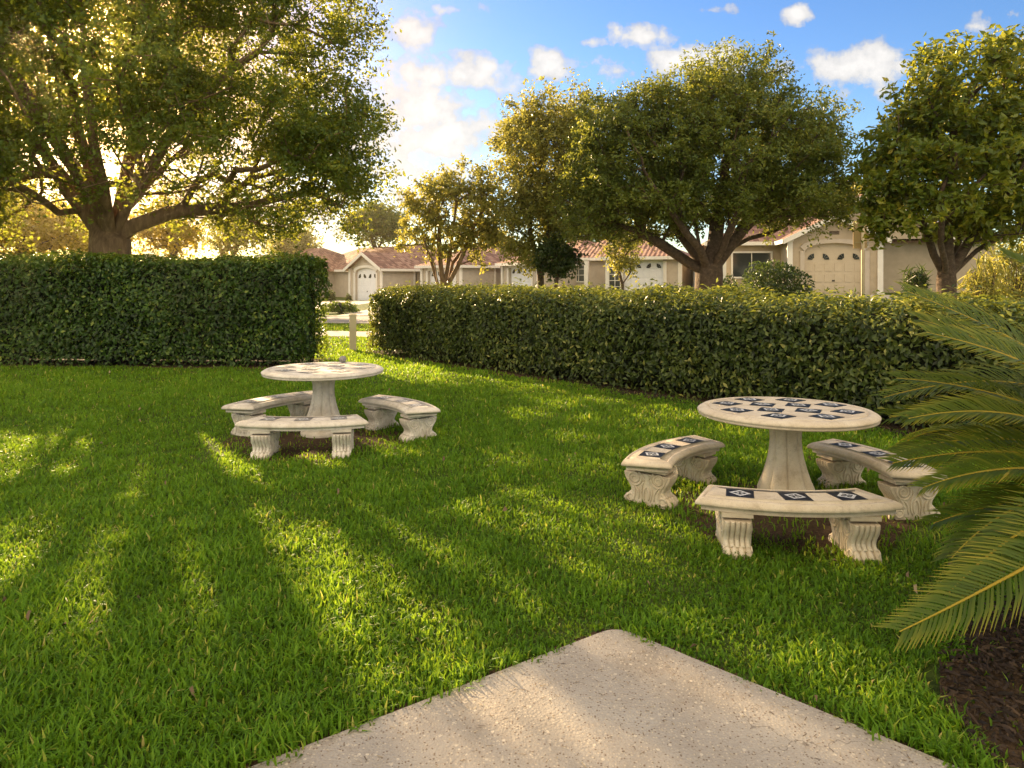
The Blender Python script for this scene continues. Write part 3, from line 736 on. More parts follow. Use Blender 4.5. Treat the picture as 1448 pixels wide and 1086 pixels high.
def make_tree(name, label, base, trunk_pts, trunk_r, blobs, ncl, per, clr, leaf, mat, bark, seed, limbs=(), group=None, aspect=.5, shell=.45, tbias=.0, flute=.04, cat='tree', gap=0.0, droop=.15, minz=.4):
    """trunk_pts: points from the base up to the fork; limbs: polylines from the fork; blobs: (centre, radii) of the crown, all relative to base"""
    gg = np.random.default_rng(seed)
    root = thing(name, base, label, cat, group)
    nodes = [np.array(p, float) for p in trunk_pts]; par = [0] + list(range(len(nodes)-1))
    fork = len(nodes) - 1
    plen = [0.0]
    for i in range(1, len(nodes)): plen.append(0.0)
    for lb in limbs:
        last = lb[0] if isinstance(lb[0], int) else fork
        pts = [np.array(p, float) for p in (lb[1:] if isinstance(lb[0], int) else lb)]
        for p in pts:
            seg = p - nodes[last]; k = max(1, int(np.linalg.norm(seg) / .5))
            s0 = nodes[last].copy()
            for q in range(1, k+1):
                nodes.append(s0 + seg*q/k + gg.normal(0, .035, 3)*(q < k)); par.append(last); plen.append(plen[last] + np.linalg.norm(seg)/k); last = len(nodes)-1
    vol = np.array([r[0]*r[1]*r[2] for _, r in blobs])**.75; vol /= vol.sum()
    bi = gg.choice(len(blobs), ncl, p=vol); d = gg.normal(size=(ncl, 3)); d /= np.linalg.norm(d, axis=1, keepdims=True)
    rr = shell + (1-shell)*gg.random(ncl)**.6
    # uneven outline
    nzz = sines(seed+1, 7, 3.0); rr *= 1 + .16*nzz(d[:,0]*2 + bi*3.1, d[:,1]*2, d[:,2]*2)
    Cc = np.array([blobs[b][0] for b in bi]); Rr = np.array([blobs[b][1] for b in bi])
    P = Cc + d*Rr*rr[:, None]
    if gap > 0:
        gn = sines(seed+7, 9, 1.5); keep = gn(P[:,0], P[:,1], P[:,2]) > -1.6 + gap; P = P[keep]
    P = P[P[:, 2] > minz]
    order = np.argsort(np.linalg.norm(P - nodes[fork], axis=1)); P = P[order]
    NA = np.zeros((len(nodes) + len(P)*14, 3)); NA[:len(nodes)] = nodes; PL = np.zeros(len(NA)); PL[:len(nodes)] = plen; nn = len(nodes); par = list(par)
    tips = []
    ok = np.ones(len(NA), bool); ok[:fork] = False
    for p in P:
        dd = np.linalg.norm(NA[:nn] - p, axis=1) + .35*PL[:nn] + (~ok[:nn])*50
        j = int(np.argmin(dd)); seg = p - NA[j]; L = np.linalg.norm(seg); k = min(10, max(1, int(L/.45)))
        bow = np.array([0, 0, -1.0])*L*droop*gg.uniform(-.6, 1.0); last = j
        for q in range(1, k+1):
            t = q/k; NA[nn] = NA[j] + seg*t + bow*(4*t*(1-t))*.5 + gg.normal(0, .03, 3)*(q < k); PL[nn] = PL[last] + L/k; par.append(last); last = nn; nn += 1
        tips.append(last)
    nodes = NA[:nn]; cnt = np.zeros(nn); cnt[tips] = 1
    for i in range(nn-1, 0, -1): cnt[par[i]] += cnt[i] if par[i] != i else 0
    cnt = np.maximum(cnt, .6); rad = .011 * cnt**.48
    rad = rad * trunk_r / rad[0] if rad[0] > trunk_r else rad
    sc = trunk_r / rad[0]; rad = rad * (1 + (sc-1)*np.clip(cnt/cnt.max(), 0, 1)**.5)
    rad[0] *= 1.25
    trunk_mesh(nodes, par, rad, bark, root, 'trunk', seed, flute=flute)
    # leaves
    cen = np.mean([b[0] for b in blobs], axis=0)
    m = len(P); cs = gg.uniform(.7, 1.3, m)
    idx = np.repeat(np.arange(m), per); n = len(idx)
    off = gg.normal(size=(n, 3)); off /= np.linalg.norm(off, axis=1, keepdims=True); off *= (gg.random(n)**.5)[:, None]
    off *= (clr*cs[idx])[:, None]*np.array([1, 1, .72])
    # sprigs: stretch leaves along a few shoot axes per cluster
    ns = 5; ax = gg.normal(size=(m, ns, 3)); ax[:, :, 2] += .35
    outw = P - cen; outw /= np.linalg.norm(outw, axis=1, keepdims=True) + 1e-6
    ax += outw[:, None, :]*.8; ax /= np.linalg.norm(ax, axis=2, keepdims=True)
    si = gg.integers(0, ns, n); tt = gg.random(n)**.8
    spr = ax[idx, si]*(tt*clr*1.45*cs[idx])[:, None] + gg.normal(0, clr*.13, (n, 3))
    use = gg.random(n) < .62
    off = np.where(use[:, None], spr, off)
    C = P[idx] + off
    k_ = ~lit_gap(C + np.array(base), gg) | (gg.random(n) < .10)
    C, idx = C[k_], idx[k_]; n = len(C)
    Nn = gg.normal(size=(n, 3)); Nn[:, 2] += .55; Nn += outw[idx]*.45
    ct = gg.normal(0, .12, m)
    tint = np.clip(.42 + tbias + ct[idx] + gg.normal(0, .16, n), 0, 1)
    leaf_mesh('crown', C, Nn, leaf, mat, root, tint, aspect, seed+3)
    return root

# leaves cut away along sun lines to shape lit patches on the lawn: (ground x, y, radius)
SHAFTS = np.array([(-4.9,7.0,.35),(-3.64,6.87,.5),(-2.48,5.98,.42),(-1.6,5.57,.42),(-.9,5.2,.4),(-.39,4.97,.36),(.08,4.6,.32),(-2.97,4.75,.4),(-3.36,4.6,.35),
    (-1.85,3.36,.36),(-1.475,3.23,.32),(-1.27,3.5,.26),(-2.2,3.5,.28),(.85,2.62,.42),(1.25,2.5,.3),(.05,2.5,.45),(-.35,2.35,.3),(2.0,8.07,.5),(1.38,8.97,.4),(2.04,7.0,.35),(.86,5.98,.36),(.14,8.07,.42),
    (-.65,7.3,.4),(-1.4,6.3,.35),(1.25,4.35,.3),(1.9,3.6,.22),(.3,3.75,.28),(2.6,6.2,.3),(-4.3,5.6,.35),(-2.7,4.0,.25),(1.75,5.0,.25),(-2.1,7.4,.35)])
_g = np.random.default_rng(5)
_y = 2.7 + 6.2*_g.random(420); _x = _g.uniform(-.80, .55, 420)*_y
_k = np.sin((_y + .55*_x)*2.6 + .8*np.sin(_x*1.7)) + .5*np.sin(_x*2.3 + _y*.7) > .15      # cuts set in rows so the lit patches form sideways bands
_x, _y = _x[_k], _y[_k]
SHAFTS = np.concatenate([SHAFTS, np.stack([_x, _y, _g.uniform(.14, .38, len(_x))], 1)])
_h = np.array([sdir.y, -sdir.x, 0.0]); _h /= np.linalg.norm(_h); _w = np.cross(_h, np.array(sdir))
def lit_gap(P, gg):
    out = np.zeros(len(P), bool); nz = sines(77, 6, 4.0)(P[:,0], P[:,1], P[:,2]); a = P @ _h; b = P @ _w
    for (x, y, r) in SHAFTS:
        da = (a - (x*_h[0] + y*_h[1]))/1.9; db = (b - (x*_w[0] + y*_w[1]))/.30
        out |= da*da + db*db < (r*(.95 + .28*nz))**2
    return out

def PX(px, py, Y):   # a sight line of the photo met at depth Y
    return ((px-724)/F0*Y, Y, HC + (390-py)/F0*Y)

# ---- big tree behind the left hedge
def bigtree():
    bx, by = -9.65, 16.2; b = np.array([bx, by, 0])
    rel = lambda px, py, Y: tuple(np.array(PX(px, py, Y)) - b)
    blobs = [((-.5,0,8.0),(4.6,4.0,3.2)), ((3.2,.3,6.6),(3.2,3.0,2.7)), ((4.2,.2,4.2),(2.3,2.4,1.5)), ((5.0,-.3,7.9),(1.7,2.0,1.8)), ((-4.2,.2,6.0),(3.0,3.0,3.0)), ((.3,-2.2,5.6),(3.4,2.2,2.2)),
             ((1.2,2.4,5.4),(3.6,2.2,2.2)), ((-3.0,-1.5,8.2),(3.0,3,2.4)), ((4.9,-.2,3.2),(1.5,1.5,1.3)), ((3.6,-1.0,4.0),(2.0,1.4,1.2)), ((5.2,-.2,4.4),(1.4,1.5,1.3)), ((-4.5,-1.0,3.6),(2.2,1.6,1.3)), ((-.6,-2.6,4.3),(2.2,1.2,1.1)), ((1.6,-2.4,4.4),(1.6,1.2,1.0)), ((-2.0,-2.4,3.7),(2.6,1.2,.9)), ((.9,-2.5,3.7),(2.0,1.1,.7)), ((-5.2,0,5.0),(2.0,2.5,2.2)), ((5.1,0,5.4),(1.3,1.6,2.2)), ((2.2,1.2,3.7),(2.4,1.6,.9)), ((-3.2,.5,4.0),(3.0,2.0,1.3)), ((-1.0,.2,10.2),(3.4,3.2,1.8)), ((2.6,0,9.4),(2.8,2.8,1.8))]
    limbs = [[(.45,.1,2.9),(1.2,.4,3.25),(2.9,.8,3.45),(4.6,.6,3.8)], [(.45,-.1,3.5),(1.4,-.2,4.9),(2.7,-.3,6.3),(4.0,-.4,7.4)], [(.15,.2,3.7),(.5,.3,5.6),(1.0,.4,7.8)], [(-.3,.1,3.4),(-.8,0,5.2),(-1.2,.1,7.4)],
             [(-.6,.0,3.3),(-1.7,.1,4.7),(-3.2,.2,6.2)], [(.1,-.4,3.3),(.3,-1.2,4.7),(.6,-2.0,6.2)], [(-.2,-.3,3.5),(-1.4,-1.0,5.9),(-2.4,-1.6,7.8)], [(0,.5,3.3),(.6,1.5,4.7),(1.2,2.5,6.0)]]
    make_tree('broadleaf_tree', 'huge spreading tree glowing in low sun behind the tall left hedge', (bx, by, 0), [(0,0,-.1),(0,0,.8),(.02,0,1.7),(.0,0,2.45)], .46, blobs, 1900, 145, .50, .108, M['big_leaf'], M['bark'], 21, limbs, aspect=.55, flute=.10, shell=.35, gap=.6, minz=2.75)
bigtree()

def oak():
    Y = 18.0; bx = (1003-724)/F0*Y; b = np.array([bx, Y, 0])
    rel = lambda px, py, dy=0: tuple(np.array(PX(px, py, Y+dy)) - b)
    blobs = [(rel(1010,215),(2.4,2.2,2.0)), (rel(900,240),(1.9,2.0,1.6)), (rel(1110,235),(1.5,1.9,1.5)), (rel(1060,140),(1.2,1.5,1.25)), (rel(960,160),(1.5,1.6,1.0)), (rel(860,190),(1.0,1.4,1.0)),
             (rel(1150,190),(.9,1.2,1.0)), (rel(960,285),(2.0,2.0,.7)), (rel(1105,285),(1.6,1.9,.7)), (rel(850,270),(1.2,1.5,.8)), (rel(1005,110),(.7,.9,.7)), (rel(855,316),(1.1,1.2,.5)), (rel(905,330,1.2),(1.1,1.0,.35)), (rel(1180,285),(.6,1.0,.6))]
    limbs = [[rel(975,372),rel(935,345),rel(880,320),rel(835,300)], [rel(985,360,.3),rel(955,320,.5),rel(930,260,.8)], [rel(1010,350),rel(1015,290,.2),rel(1030,200,.2)], [rel(1030,350),rel(1075,300),rel(1110,250)], [rel(1022,352,-.5),rel(1045,300,-1.0),rel(1060,230,-1.2)], [rel(990,352,-.6),rel(950,300,-1.2),rel(910,240,-1.4)], [rel(1035,350,.4),rel(1110,320,.6),rel(1155,285,.6)]]
    make_tree('oak_tree', 'wide spreading oak with low forked limbs behind the middle of the right hedge', (bx, Y, 0), [(0,0,-.1),(0,0,.7),(-.02,0,1.4),(0,0,1.75)], .36, blobs, 1250, 125, .34, .102, M['oak_leaf'], M['dark_bark'], 33, limbs, aspect=.45, shell=.3)
oak()
def olive():
    Y = 20.5; bx = (764-724)/F0*Y; b = np.array([bx, Y, 0]); rel = lambda px, py, dy=0: tuple(np.array(PX(px, py, Y+dy)) - b)
    blobs = [(rel(770,220),(1.5,1.6,1.7)), (rel(790,170),(1.2,1.3,1.0)), (rel(740,200),(.9,1.2,1.1)), (rel(745,290),(1.1,1.3,1.1)), (rel(800,290),(1.2,1.3,1.0)), (rel(815,200),(.8,1,1.0)), (rel(765,350),(1.0,1.1,.55))]
    make_tree('oak_tree', 'pale olive tree with two thin trunks left of the spreading oak', (bx, Y, 0), [(0,0,-.1),(.03,0,1.0),(0,0,1.9)], .11, blobs, 480, 85, .36, .12, M['olive_leaf'], M['dark_bark'], 41,
              [[0,(.45,.1,.9),(.47,.1,2.0),(.7,.1,3.2)], [(-.3,0,3.0),(-.4,0,4.5)], [(.3,0,3.2),(.5,.1,5.2)]], aspect=.45, shell=.3, tbias=.05)
olive()
def myrtle():
    Y = 22.0; bx = (627-724)/F0*Y; b = np.array([bx, Y, 0]); rel = lambda px, py, dy=0: tuple(np.array(PX(px, py, Y+dy)) - b)
    blobs = [(rel(640,300),(1.3,1.2,1.0)), (rel(610,285),(.9,1,.9)), (rel(675,300),(.9,1,.9)), (rel(650,262),(.8,.9,.6)), (rel(690,270),(.7,.8,.8)), (rel(590,340),(.6,.8,.55)), (rel(680,345),(.9,.9,.6)), (rel(620,350),(.8,.8,.5))]
    limbs = [[rel(610,370),rel(595,320)], [rel(622,365),rel(618,300)], [rel(635,365),rel(645,290)], [rel(648,375),rel(675,310)], [rel(640,372,.3),rel(665,340,.5)], [rel(615,375,-.3),rel(600,345,-.5)]]
    make_tree('crape_myrtle', 'small vase shaped tree with many stems at the left end of the right hedge', (bx, Y, 0), [(0,0,-.1),(0,0,.5),(.02,0,.85)], .15, blobs, 250, 52, .30, .135, M['olive_leaf'], M['bark'], 51, limbs, aspect=.5, shell=.5, tbias=.12, gap=.5)
myrtle()
def rightree():
    Y = 15.5; bx = (1338-724)/F0*Y; b = np.array([bx, Y, 0]); rel = lambda px, py, dy=0: tuple(np.array(PX(px, py, Y+dy)) - b)
    blobs = [(rel(1370,150),(1.5,1.6,1.3)), (rel(1310,190),(1.1,1.3,1.0)), (rel(1350,240),(1.9,1.8,1.3)), (rel(1270,250),(.9,1.1,.9)), (rel(1430,220),(1.5,1.5,1.5)), (rel(1400,100),(1.1,1.2,.7)), (rel(1330,110),(.75,.9,.5)), (rel(1310,310),(1.3,1.3,.6)), (rel(1420,300),(1.3,1.4,.7)), (rel(1480,160),(1.1,1.2,1.2)), (rel(1250,300),(.5,.7,.5))]
    limbs = [[rel(1320,360),rel(1300,300),rel(1285,240)], [rel(1340,340),rel(1345,260),rel(1350,170)], [rel(1365,350),rel(1410,290),rel(1440,220)], [rel(1380,355),rel(1430,325),rel(1475,290)], [rel(1330,345,-.5),rel(1335,280,-1.2)], [rel(1355,345,.5),rel(1385,250,1)]]
    make_tree('magnolia_tree', 'dense glossy large leaved tree at the right edge behind the hedge', (bx, Y, 0), [(0,0,-.1),(0,0,.8),(.0,0,1.6)], .20, blobs, 500, 62, .34, .17, M['broad_leaf'], M['dark_bark'], 61, limbs, aspect=.48, shell=.4, tbias=.04, gap=.4)
rightree()

# smaller and far trees
def small_tree(name, label, px, Y, topy, boty, halfw, mat, seed, ncl=90, per=55, leaf=.16, clr=.45, trunk_r=.12, group=None, bark='dark_bark', gap=0.0):
    X = (px-724)/F0*Y; z0 = gzf(X, Y); zt = HC + (390-topy)/F0*Y - z0; zb = max(.5, HC + (390-boty)/F0*Y - z0); hw = halfw/F0*Y
    c = (zt+zb)/2; h = (zt-zb)/2
    blobs = [((0,0,c),(hw*.8,hw*.8,h*.85)), ((hw*.45,0,c-.25*h),(hw*.6,hw*.6,h*.6)), ((-hw*.45,.2,c-.1*h),(hw*.6,hw*.6,h*.65)), ((.1*hw,-.2,c+.45*h),(hw*.5,hw*.5,h*.55))]
    fz = max(.5, zb*.85)
    return make_tree(name, label, (X, Y, z0), [(0,0,-.1),(.02,0,fz*.5),(0,0,fz)], trunk_r, blobs, ncl, per, clr, leaf, M[mat], M[bark], seed, [], group, gap=gap)
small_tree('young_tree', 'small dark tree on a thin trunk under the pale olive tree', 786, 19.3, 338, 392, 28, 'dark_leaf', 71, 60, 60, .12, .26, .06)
small_tree('young_tree', 'slender yellow green tree in front of the lattice window, left of the white garage', 880, 29.0, 312, 396, 20, 'olive_leaf', 72, 55, 42, .14, .34, .07, gap=.5)
small_tree('far_tree', 'tall hazy green tree behind the roofs left of the small vase shaped tree', 532, 66, 290, 345, 42, 'oak_leaf', 73, 130, 60, .36, 1.1, .3, 'trees beyond the houses')
small_tree('far_tree', 'golden leaved tree above the roofs between the vase shaped tree and the pale olive', 706, 64, 335, 372, 26, 'gold_leaf', 74, 80, 50, .32, .8, .25, 'trees beyond the houses')
small_tree('far_tree', 'golden backlit tree low at the left edge behind the tall hedge', 28, 27, 262, 372, 75, 'gold_leaf', 75, 170, 60, .17, .5, .2, 'backlit trees beyond the left hedge')
small_tree('far_tree', 'golden backlit tree just left of the huge trunk', 98, 31, 285, 362, 55, 'gold_leaf', 76, 130, 55, .18, .5, .2, 'backlit trees beyond the left hedge', gap=.5)
small_tree('far_tree', 'thin backlit tree just right of the huge trunk', 235, 30, 288, 362, 52, 'gold_leaf', 77, 110, 50, .17, .5, .16, 'backlit trees beyond the left hedge', gap=.6)
small_tree('far_tree', 'pale backlit tree with bare limbs showing under the hanging branches', 318, 36, 298, 360, 55, 'olive_leaf', 78, 110, 45, .2, .55, .2, 'backlit trees beyond the left hedge', 'bark', gap=.7)
small_tree('far_tree', 'grey green distant tree above the roofs at the end of the left hedge', 412, 70, 325, 368, 38, 'olive_leaf', 79, 90, 45, .36, 1.0, .25, 'trees beyond the houses')
small_tree('far_tree', 'distant tree showing above the right gable roof between two crowns', 1235, 62, 255, 330, 60, 'gold_leaf', 80, 130, 55, .34, 1.0, .25, 'trees beyond the houses')
small_tree('far_tree', 'dark tree standing behind the tiled roofs left of the spreading oak', 840, 60, 285, 350, 70, 'oak_leaf', 81, 130, 55, .34, 1.0, .25, 'trees beyond the houses')

def shrub(name, label, px, Y, topy, halfw, mat, seed, n=2500, leaf=.10, group=None, aspect=.5, depth=None, long=False):
    X = (px-724)/F0*Y; z0 = gzf(X, Y); zt = HC + (390-topy)/F0*Y - z0; hw = halfw/F0*Y
    gg = np.random.default_rng(seed); root = thing(name, (X, Y, z0), label, 'shrub', group)
    d = gg.normal(size=(n, 3)); d /= np.linalg.norm(d, axis=1, keepdims=True); d[:, 2] = np.abs(d[:, 2])
    nz = sines(seed, 6, 2.5); r = (.35 + .65*gg.random(n)**.5) * (1 + .2*nz(d[:,0]*2, d[:,1]*2, d[:,2]*2))
    C = d*r[:, None]*np.array([hw, depth or hw*.8, zt*.8]); C[:, 2] += .12*zt
    leaf_mesh('foliage', C, gg.normal(size=(n, 3)) + d*.6 + np.array([0, 0, .4]), leaf, M[mat], root, np.clip(.45 + gg.normal(0, .2, n), 0, 1), aspect, seed)
    mb = MB()
    for k in range(14):
        a = 2*PI*k/14; q = gg.uniform(.3, .8)
        mb.tube([(0, 0, -.05), (hw*q*.5*math.cos(a), hw*q*.4*math.sin(a), zt*.35), (hw*q*math.cos(a), hw*q*.8*math.sin(a), zt*.72)], [.03, .02, .008], 5)
    mb.tube([(0,0,-.06),(0,0,.03),(0,0,.10)], [.09,.09,.04], 8)
    mb.build('stems', M['dark_bark'], root); return root
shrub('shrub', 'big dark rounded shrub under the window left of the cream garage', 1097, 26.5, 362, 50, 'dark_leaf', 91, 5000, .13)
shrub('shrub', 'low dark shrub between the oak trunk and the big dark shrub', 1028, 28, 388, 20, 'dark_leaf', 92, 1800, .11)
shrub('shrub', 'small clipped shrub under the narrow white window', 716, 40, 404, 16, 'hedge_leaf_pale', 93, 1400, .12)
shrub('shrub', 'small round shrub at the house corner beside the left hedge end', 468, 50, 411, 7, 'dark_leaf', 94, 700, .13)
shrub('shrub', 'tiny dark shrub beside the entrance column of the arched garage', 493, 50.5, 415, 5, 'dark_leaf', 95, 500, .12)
shrub('shrub', 'low clipped hedge plant along the far driveway seen through the gap', 482, 33, 424, 26, 'hedge_leaf', 96, 2500, .10, depth=.7)
shrub('shrub', 'spiky leaved shrub at the right edge below the large leaved tree', 1392, 21, 352, 34, 'olive_leaf', 97, 900, .42, aspect=.09)
shrub('shrub', 'taller yellowish spiky shrub at the far right edge behind the hedge', 1432, 22.5, 318, 36, 'olive_leaf', 98, 1000, .5, aspect=.09)
shrub('shrub', 'small spiky shrub on the left side of the large leaved trunk', 1296, 24, 362, 22, 'dark_leaf', 99, 700, .40, aspect=.09)

# ------------------------------------------------------------------ clipped hedges
def make_hedge(H, label, mat, leaf, dens, seed, shoulder, sprig=0.0, aspect=.5, tb=0.0):
    gg = np.random.default_rng(seed); a = np.array(H['a']); b = np.array(H['b']); d = b-a; L = np.linalg.norm(d); d /= L; nrm = np.array([-d[1], d[0]])
    w, h = H['w'], H['h']; root = thing('clipped_hedge', (a[0], a[1], 0), label, 'hedge', rz=math.atan2(d[1], d[0]))
    # local frame: s along, t across (positive = back), z up. cross-section as a rounded profile
    rs = shoulder; prof = [(-w/2, .0), (-w/2-.02, h*.45), (-w/2, h-rs)]
    for k in range(1, 8): q = PI/2*k/7; prof.append((-w/2 + rs*1.25*(1-math.cos(q)), h - rs + rs*math.sin(q)))
    prof += [(w/2 - rs*.6, h), (w/2, h-rs*.6), (w/2+.02, h*.4), (w/2, 0)]
    prof = np.array(prof); seg = np.linalg.norm(np.diff(prof, axis=0), axis=1); cum = np.concatenate([[0], np.cumsum(seg)]); tot = cum[-1]
    bump = sines(seed+2, 8, 2.2); bump2 = sines(seed+4, 8, 6.0)
    n = int(dens*L*tot); q = gg.random(n)*tot; s = gg.random(n)*L
    # back and underside need fewer leaves
    keep = (q < tot*.72) | (gg.random(n) < .5); q, s = q[keep], s[keep]; n = len(q)
    t = np.interp(q, cum, prof[:, 0]); z = np.interp(q, cum, prof[:, 1]); i = np.clip(np.searchsorted(cum, q) - 1, 0, len(seg)-1)
    tg = np.diff(prof, axis=0)[i] / seg[i][:, None]; nt, nzv = -tg[:, 1], tg[:, 0]
    N = np.stack([np.zeros(n), nt, nzv], 1); C = np.stack([s, t, z], 1)
    # the two ends
    m = int(dens*w*h*1.3); et = gg.uniform(-w/2, w/2, m); ez = gg.random(m)*h; side = np.where(gg.random(m) < .5, 0, 1)
    lim = np.where(np.abs(et) > w/2 - rs, h - .45*rs, h); ez = np.minimum(ez, lim*gg.uniform(.97, 1, m))
    C = np.concatenate([C, np.stack([np.where(side == 1, L, 0.), et, ez], 1)]); N = np.concatenate([N, np.stack([side*2.-1, np.zeros(m), np.zeros(m)], 1)])
    n = len(C)
    # round the ends a little in plan
    e = np.minimum(C[:, 0], L - C[:, 0]); C[:, 1] *= 1 - .10*np.clip(1 - e/.35, 0, 1)**2
    dep = gg.random(n)**1.1 * .26
    wob = .045*bump(C[:, 0], C[:, 1], C[:, 2]) + .028*bump2(C[:, 0], C[:, 1], C[:, 2])
    lowgap = (C[:, 2] < .30) & (gg.random(n) > .25 + C[:, 2]*2.4)
    C = C + N*(wob - dep)[:, None]
    if sprig > 0:
        topm = (N[:, 2] > .5) & (gg.random(n) < .22); C[topm, 2] += gg.random(topm.sum())**2*sprig
    keep = ~lowgap; C, N, dep = C[keep], N[keep], dep[keep]; n = len(C)
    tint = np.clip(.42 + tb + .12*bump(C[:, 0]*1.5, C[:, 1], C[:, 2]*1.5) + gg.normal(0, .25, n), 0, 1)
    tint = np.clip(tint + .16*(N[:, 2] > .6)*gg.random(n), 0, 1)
    ups = np.tile(np.array([0, 0, .9]), (n, 1)) + N*.6
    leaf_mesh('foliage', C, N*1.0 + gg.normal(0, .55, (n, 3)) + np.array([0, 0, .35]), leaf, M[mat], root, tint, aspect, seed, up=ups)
    # woody inside
    ins = .25; mb = MB(); K = 40; rings = []
    for k in range(K+1):
        ss = .22 + (L-.44)*k/K; r = []
        for (pt, pz) in prof:
            r.append((ss, pt*(1 - 2*ins/w) , max(.12, pz*(1 - ins/h) + .03*math.sin(k*2.3 + pt*5))))
        rings.append(r)
    mb.loops(rings, True, True, closed=True, smooth=False)
    for k in range(int(L*9)):
        ss = gg.uniform(.1, L-.1); tt_ = gg.uniform(-w/2+.1, w/2-.25); lean = gg.normal(0, .12, 2)
        mb.tube([(ss, tt_, -.03), (ss+lean[0], tt_+lean[1]-.05, .32), (ss+lean[0]*2.2, tt_+lean[1]*1.6-.06, .62)], [gg.uniform(.009, .02), .010, .006], 5)
    mb.build('woody_core', M['hedge_core'], root)
    return root
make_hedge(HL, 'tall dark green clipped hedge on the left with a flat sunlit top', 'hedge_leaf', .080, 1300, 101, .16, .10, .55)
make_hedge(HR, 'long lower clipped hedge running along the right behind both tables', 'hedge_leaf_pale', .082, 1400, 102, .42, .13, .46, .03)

# ------------------------------------------------------------------ sago palm
def make_sago():
    cx, cy = 2.95, 3.05; gg = np.random.default_rng(77); base = Vector((cx, cy, 0))
    root = thing('sago_palm', base, 'sago palm with long feathery yellow green fronds reaching in at the right edge', 'palm')
    mb = MB(); rings = []
    for k in range(12):
        z = -.05 + .062*k; r = .13 + .02*(k % 2) - .03*(k/11)
        rings.append([((r + .012*math.sin(a*9 + k))*math.cos(a), (r + .012*math.sin(a*9 + k))*math.sin(a), z) for a in [2*PI*j/20 for j in range(20)]])
    mb.loops(rings, True, True); mb.build('trunk', M['dark_bark'], root)
    def frond(p1, p2, p3, wid=.20, tb=0.0, twist=None, nl=62):
        twist = gg.uniform(.30, .75) if twist is None else twist
        P0 = Vector((0, 0, .62)); pts = [P0, Vector(p1) - base, Vector(p2) - base, Vector(p3) - base]
        def at(t):
            return ((1-t)**3)*pts[0] + 3*t*(1-t)**2*pts[1] + 3*t*t*(1-t)*pts[2] + t**3*pts[3]
        V = []; Q = []; T3 = []; tint = []
        # rachis
        K = 24; ref = None; prev = None
        for k in range(K+1):
            t = k/K; p = at(t); d = (at(min(1, t+.02)) - at(max(0, t-.02))).normalized(); sd = d.cross(Vector((0, 0, 1))).normalized(); up = sd.cross(d)
            r = .011*(1-t) + .0025; i0 = len(V)
            for j in range(6): a = 2*PI*j/6; V.append(p + (sd*math.cos(a) + up*math.sin(a))*r); tint.append(.97)
            if prev is not None:
                for j in range(6): Q.append((prev+j, prev+(j+1) % 6, i0+(j+1) % 6, i0+j))
            prev = i0
        ftint = gg.normal(.34 + tb*.7, .06)
        for side in (-1, 1):
            for k in range(nl):
                t = .16 + .84*(k + gg.uniform(-.2, .2))/nl; t = min(t, .995); p = at(t)
                d = (at(min(1, t+.02)) - at(max(0, t-.02))).normalized(); sd = d.cross(Vector((0, 0, 1))).normalized(); up = sd.cross(d)
                if twist: sd, up = sd*math.cos(twist) + up*math.sin(twist), up*math.cos(twist) - sd*math.sin(twist)
                ln = 1.12*wid*(.35 + .65*math.sin(PI*min(1, .18 + .80*t)))*gg.uniform(.9, 1.08)
                fw = .95 + .8*t**2; vee = .26 + gg.normal(0, .06)
                dirn = (d*fw + sd*side + up*vee).normalized(); nn = dirn.cross(d*side).normalized()
                wv = dirn.cross(up).normalized()*.0042
                wv = (d - dirn*d.dot(dirn)).normalized()*.0056
                c0 = p; c1 = p + dirn*ln*.5 + up*ln*.05; c2 = p + dirn*ln - up*ln*.10 + d*ln*.08
                i0 = len(V)
                V += [c0 - wv*.7, c0 + wv*.7, c1 - wv, c1 + wv, c2]; tt = min(1, max(0, ftint + gg.normal(0, .12)))
                tint += [tt*.8, tt*.8, tt, tt, min(1, tt + .5)]
                Q.append((i0, i0+1, i0+3, i0+2)); T3.append((i0+2, i0+3, i0+4))
        mesh_np('frond', np.array([tuple(v) for v in V]), Q, T3, M['frond_leaf'], root, tint)
    B = lambda px, py, Y: PX(px, py, Y)
    frond(B(1560,520,3.05), B(1420,470,3.0), B(1283,412,3.0), .21, .12)
    frond(B(1560,520,3.4), B(1400,520,3.4), B(1250,562,3.4), .20, .02)
    frond(B(1570,600,3.2), B(1430,545,3.1), B(1268,535,3.15), .18, .05)
    frond(B(1560,600,2.9), B(1430,560,2.85), B(1285,592,2.9), .19, .25)
    frond(B(1560,620,3.3), B(1400,600,3.3), B(1270,640,3.35), .19, .0)
    frond(B(1560,660,3.0), B(1430,640,2.95), B(1305,690,3.0), .18, .2)
    frond(B(1560,680,3.1), B(1440,680,3.05), B(1345,790,3.0), .22, .0)
    frond(B(1560,690,2.9), B(1450,720,2.8), B(1340,840,2.75), .2, .05)
    frond(B(1580,720,2.8), B(1440,815,2.65), B(1272,893,2.6), .24, .1)
    frond(B(1560,560,3.25), B(1410,480,3.2), B(1300,452,3.2), .2, .05)
    frond(B(1560,640,3.15), B(1420,620,3.15), B(1262,655,3.2), .2, .1)
    frond(B(1570,700,3.2), B(1450,690,3.15), B(1320,740,3.15), .22, .0)
    frond(B(1570,540,2.8), B(1440,500,2.75), B(1310,470,2.75), .2, .12)
    frond(B(1570,590,3.35), B(1420,570,3.35), B(1258,590,3.4), .2, -.05)
    frond(B(1600,450,3.2), B(1500,400,3.2), B(1420,360,3.3), .2, .0)
    for k in range(9):   # the fronds on the side turned away from the lawn
        a = R(-75 + k*24 + gg.uniform(-6, 6)); L = gg.uniform(1.1, 1.35); e = gg.uniform(.2, .8)
        q = lambda r, z: (cx + math.cos(a)*r, cy + math.sin(a)*r, z)
        frond(q(.3*L, .62+.3*e), q(.7*L, .75+.55*e), q(L, .45+.5*e), .2, 0, 0.0)
make_sago()

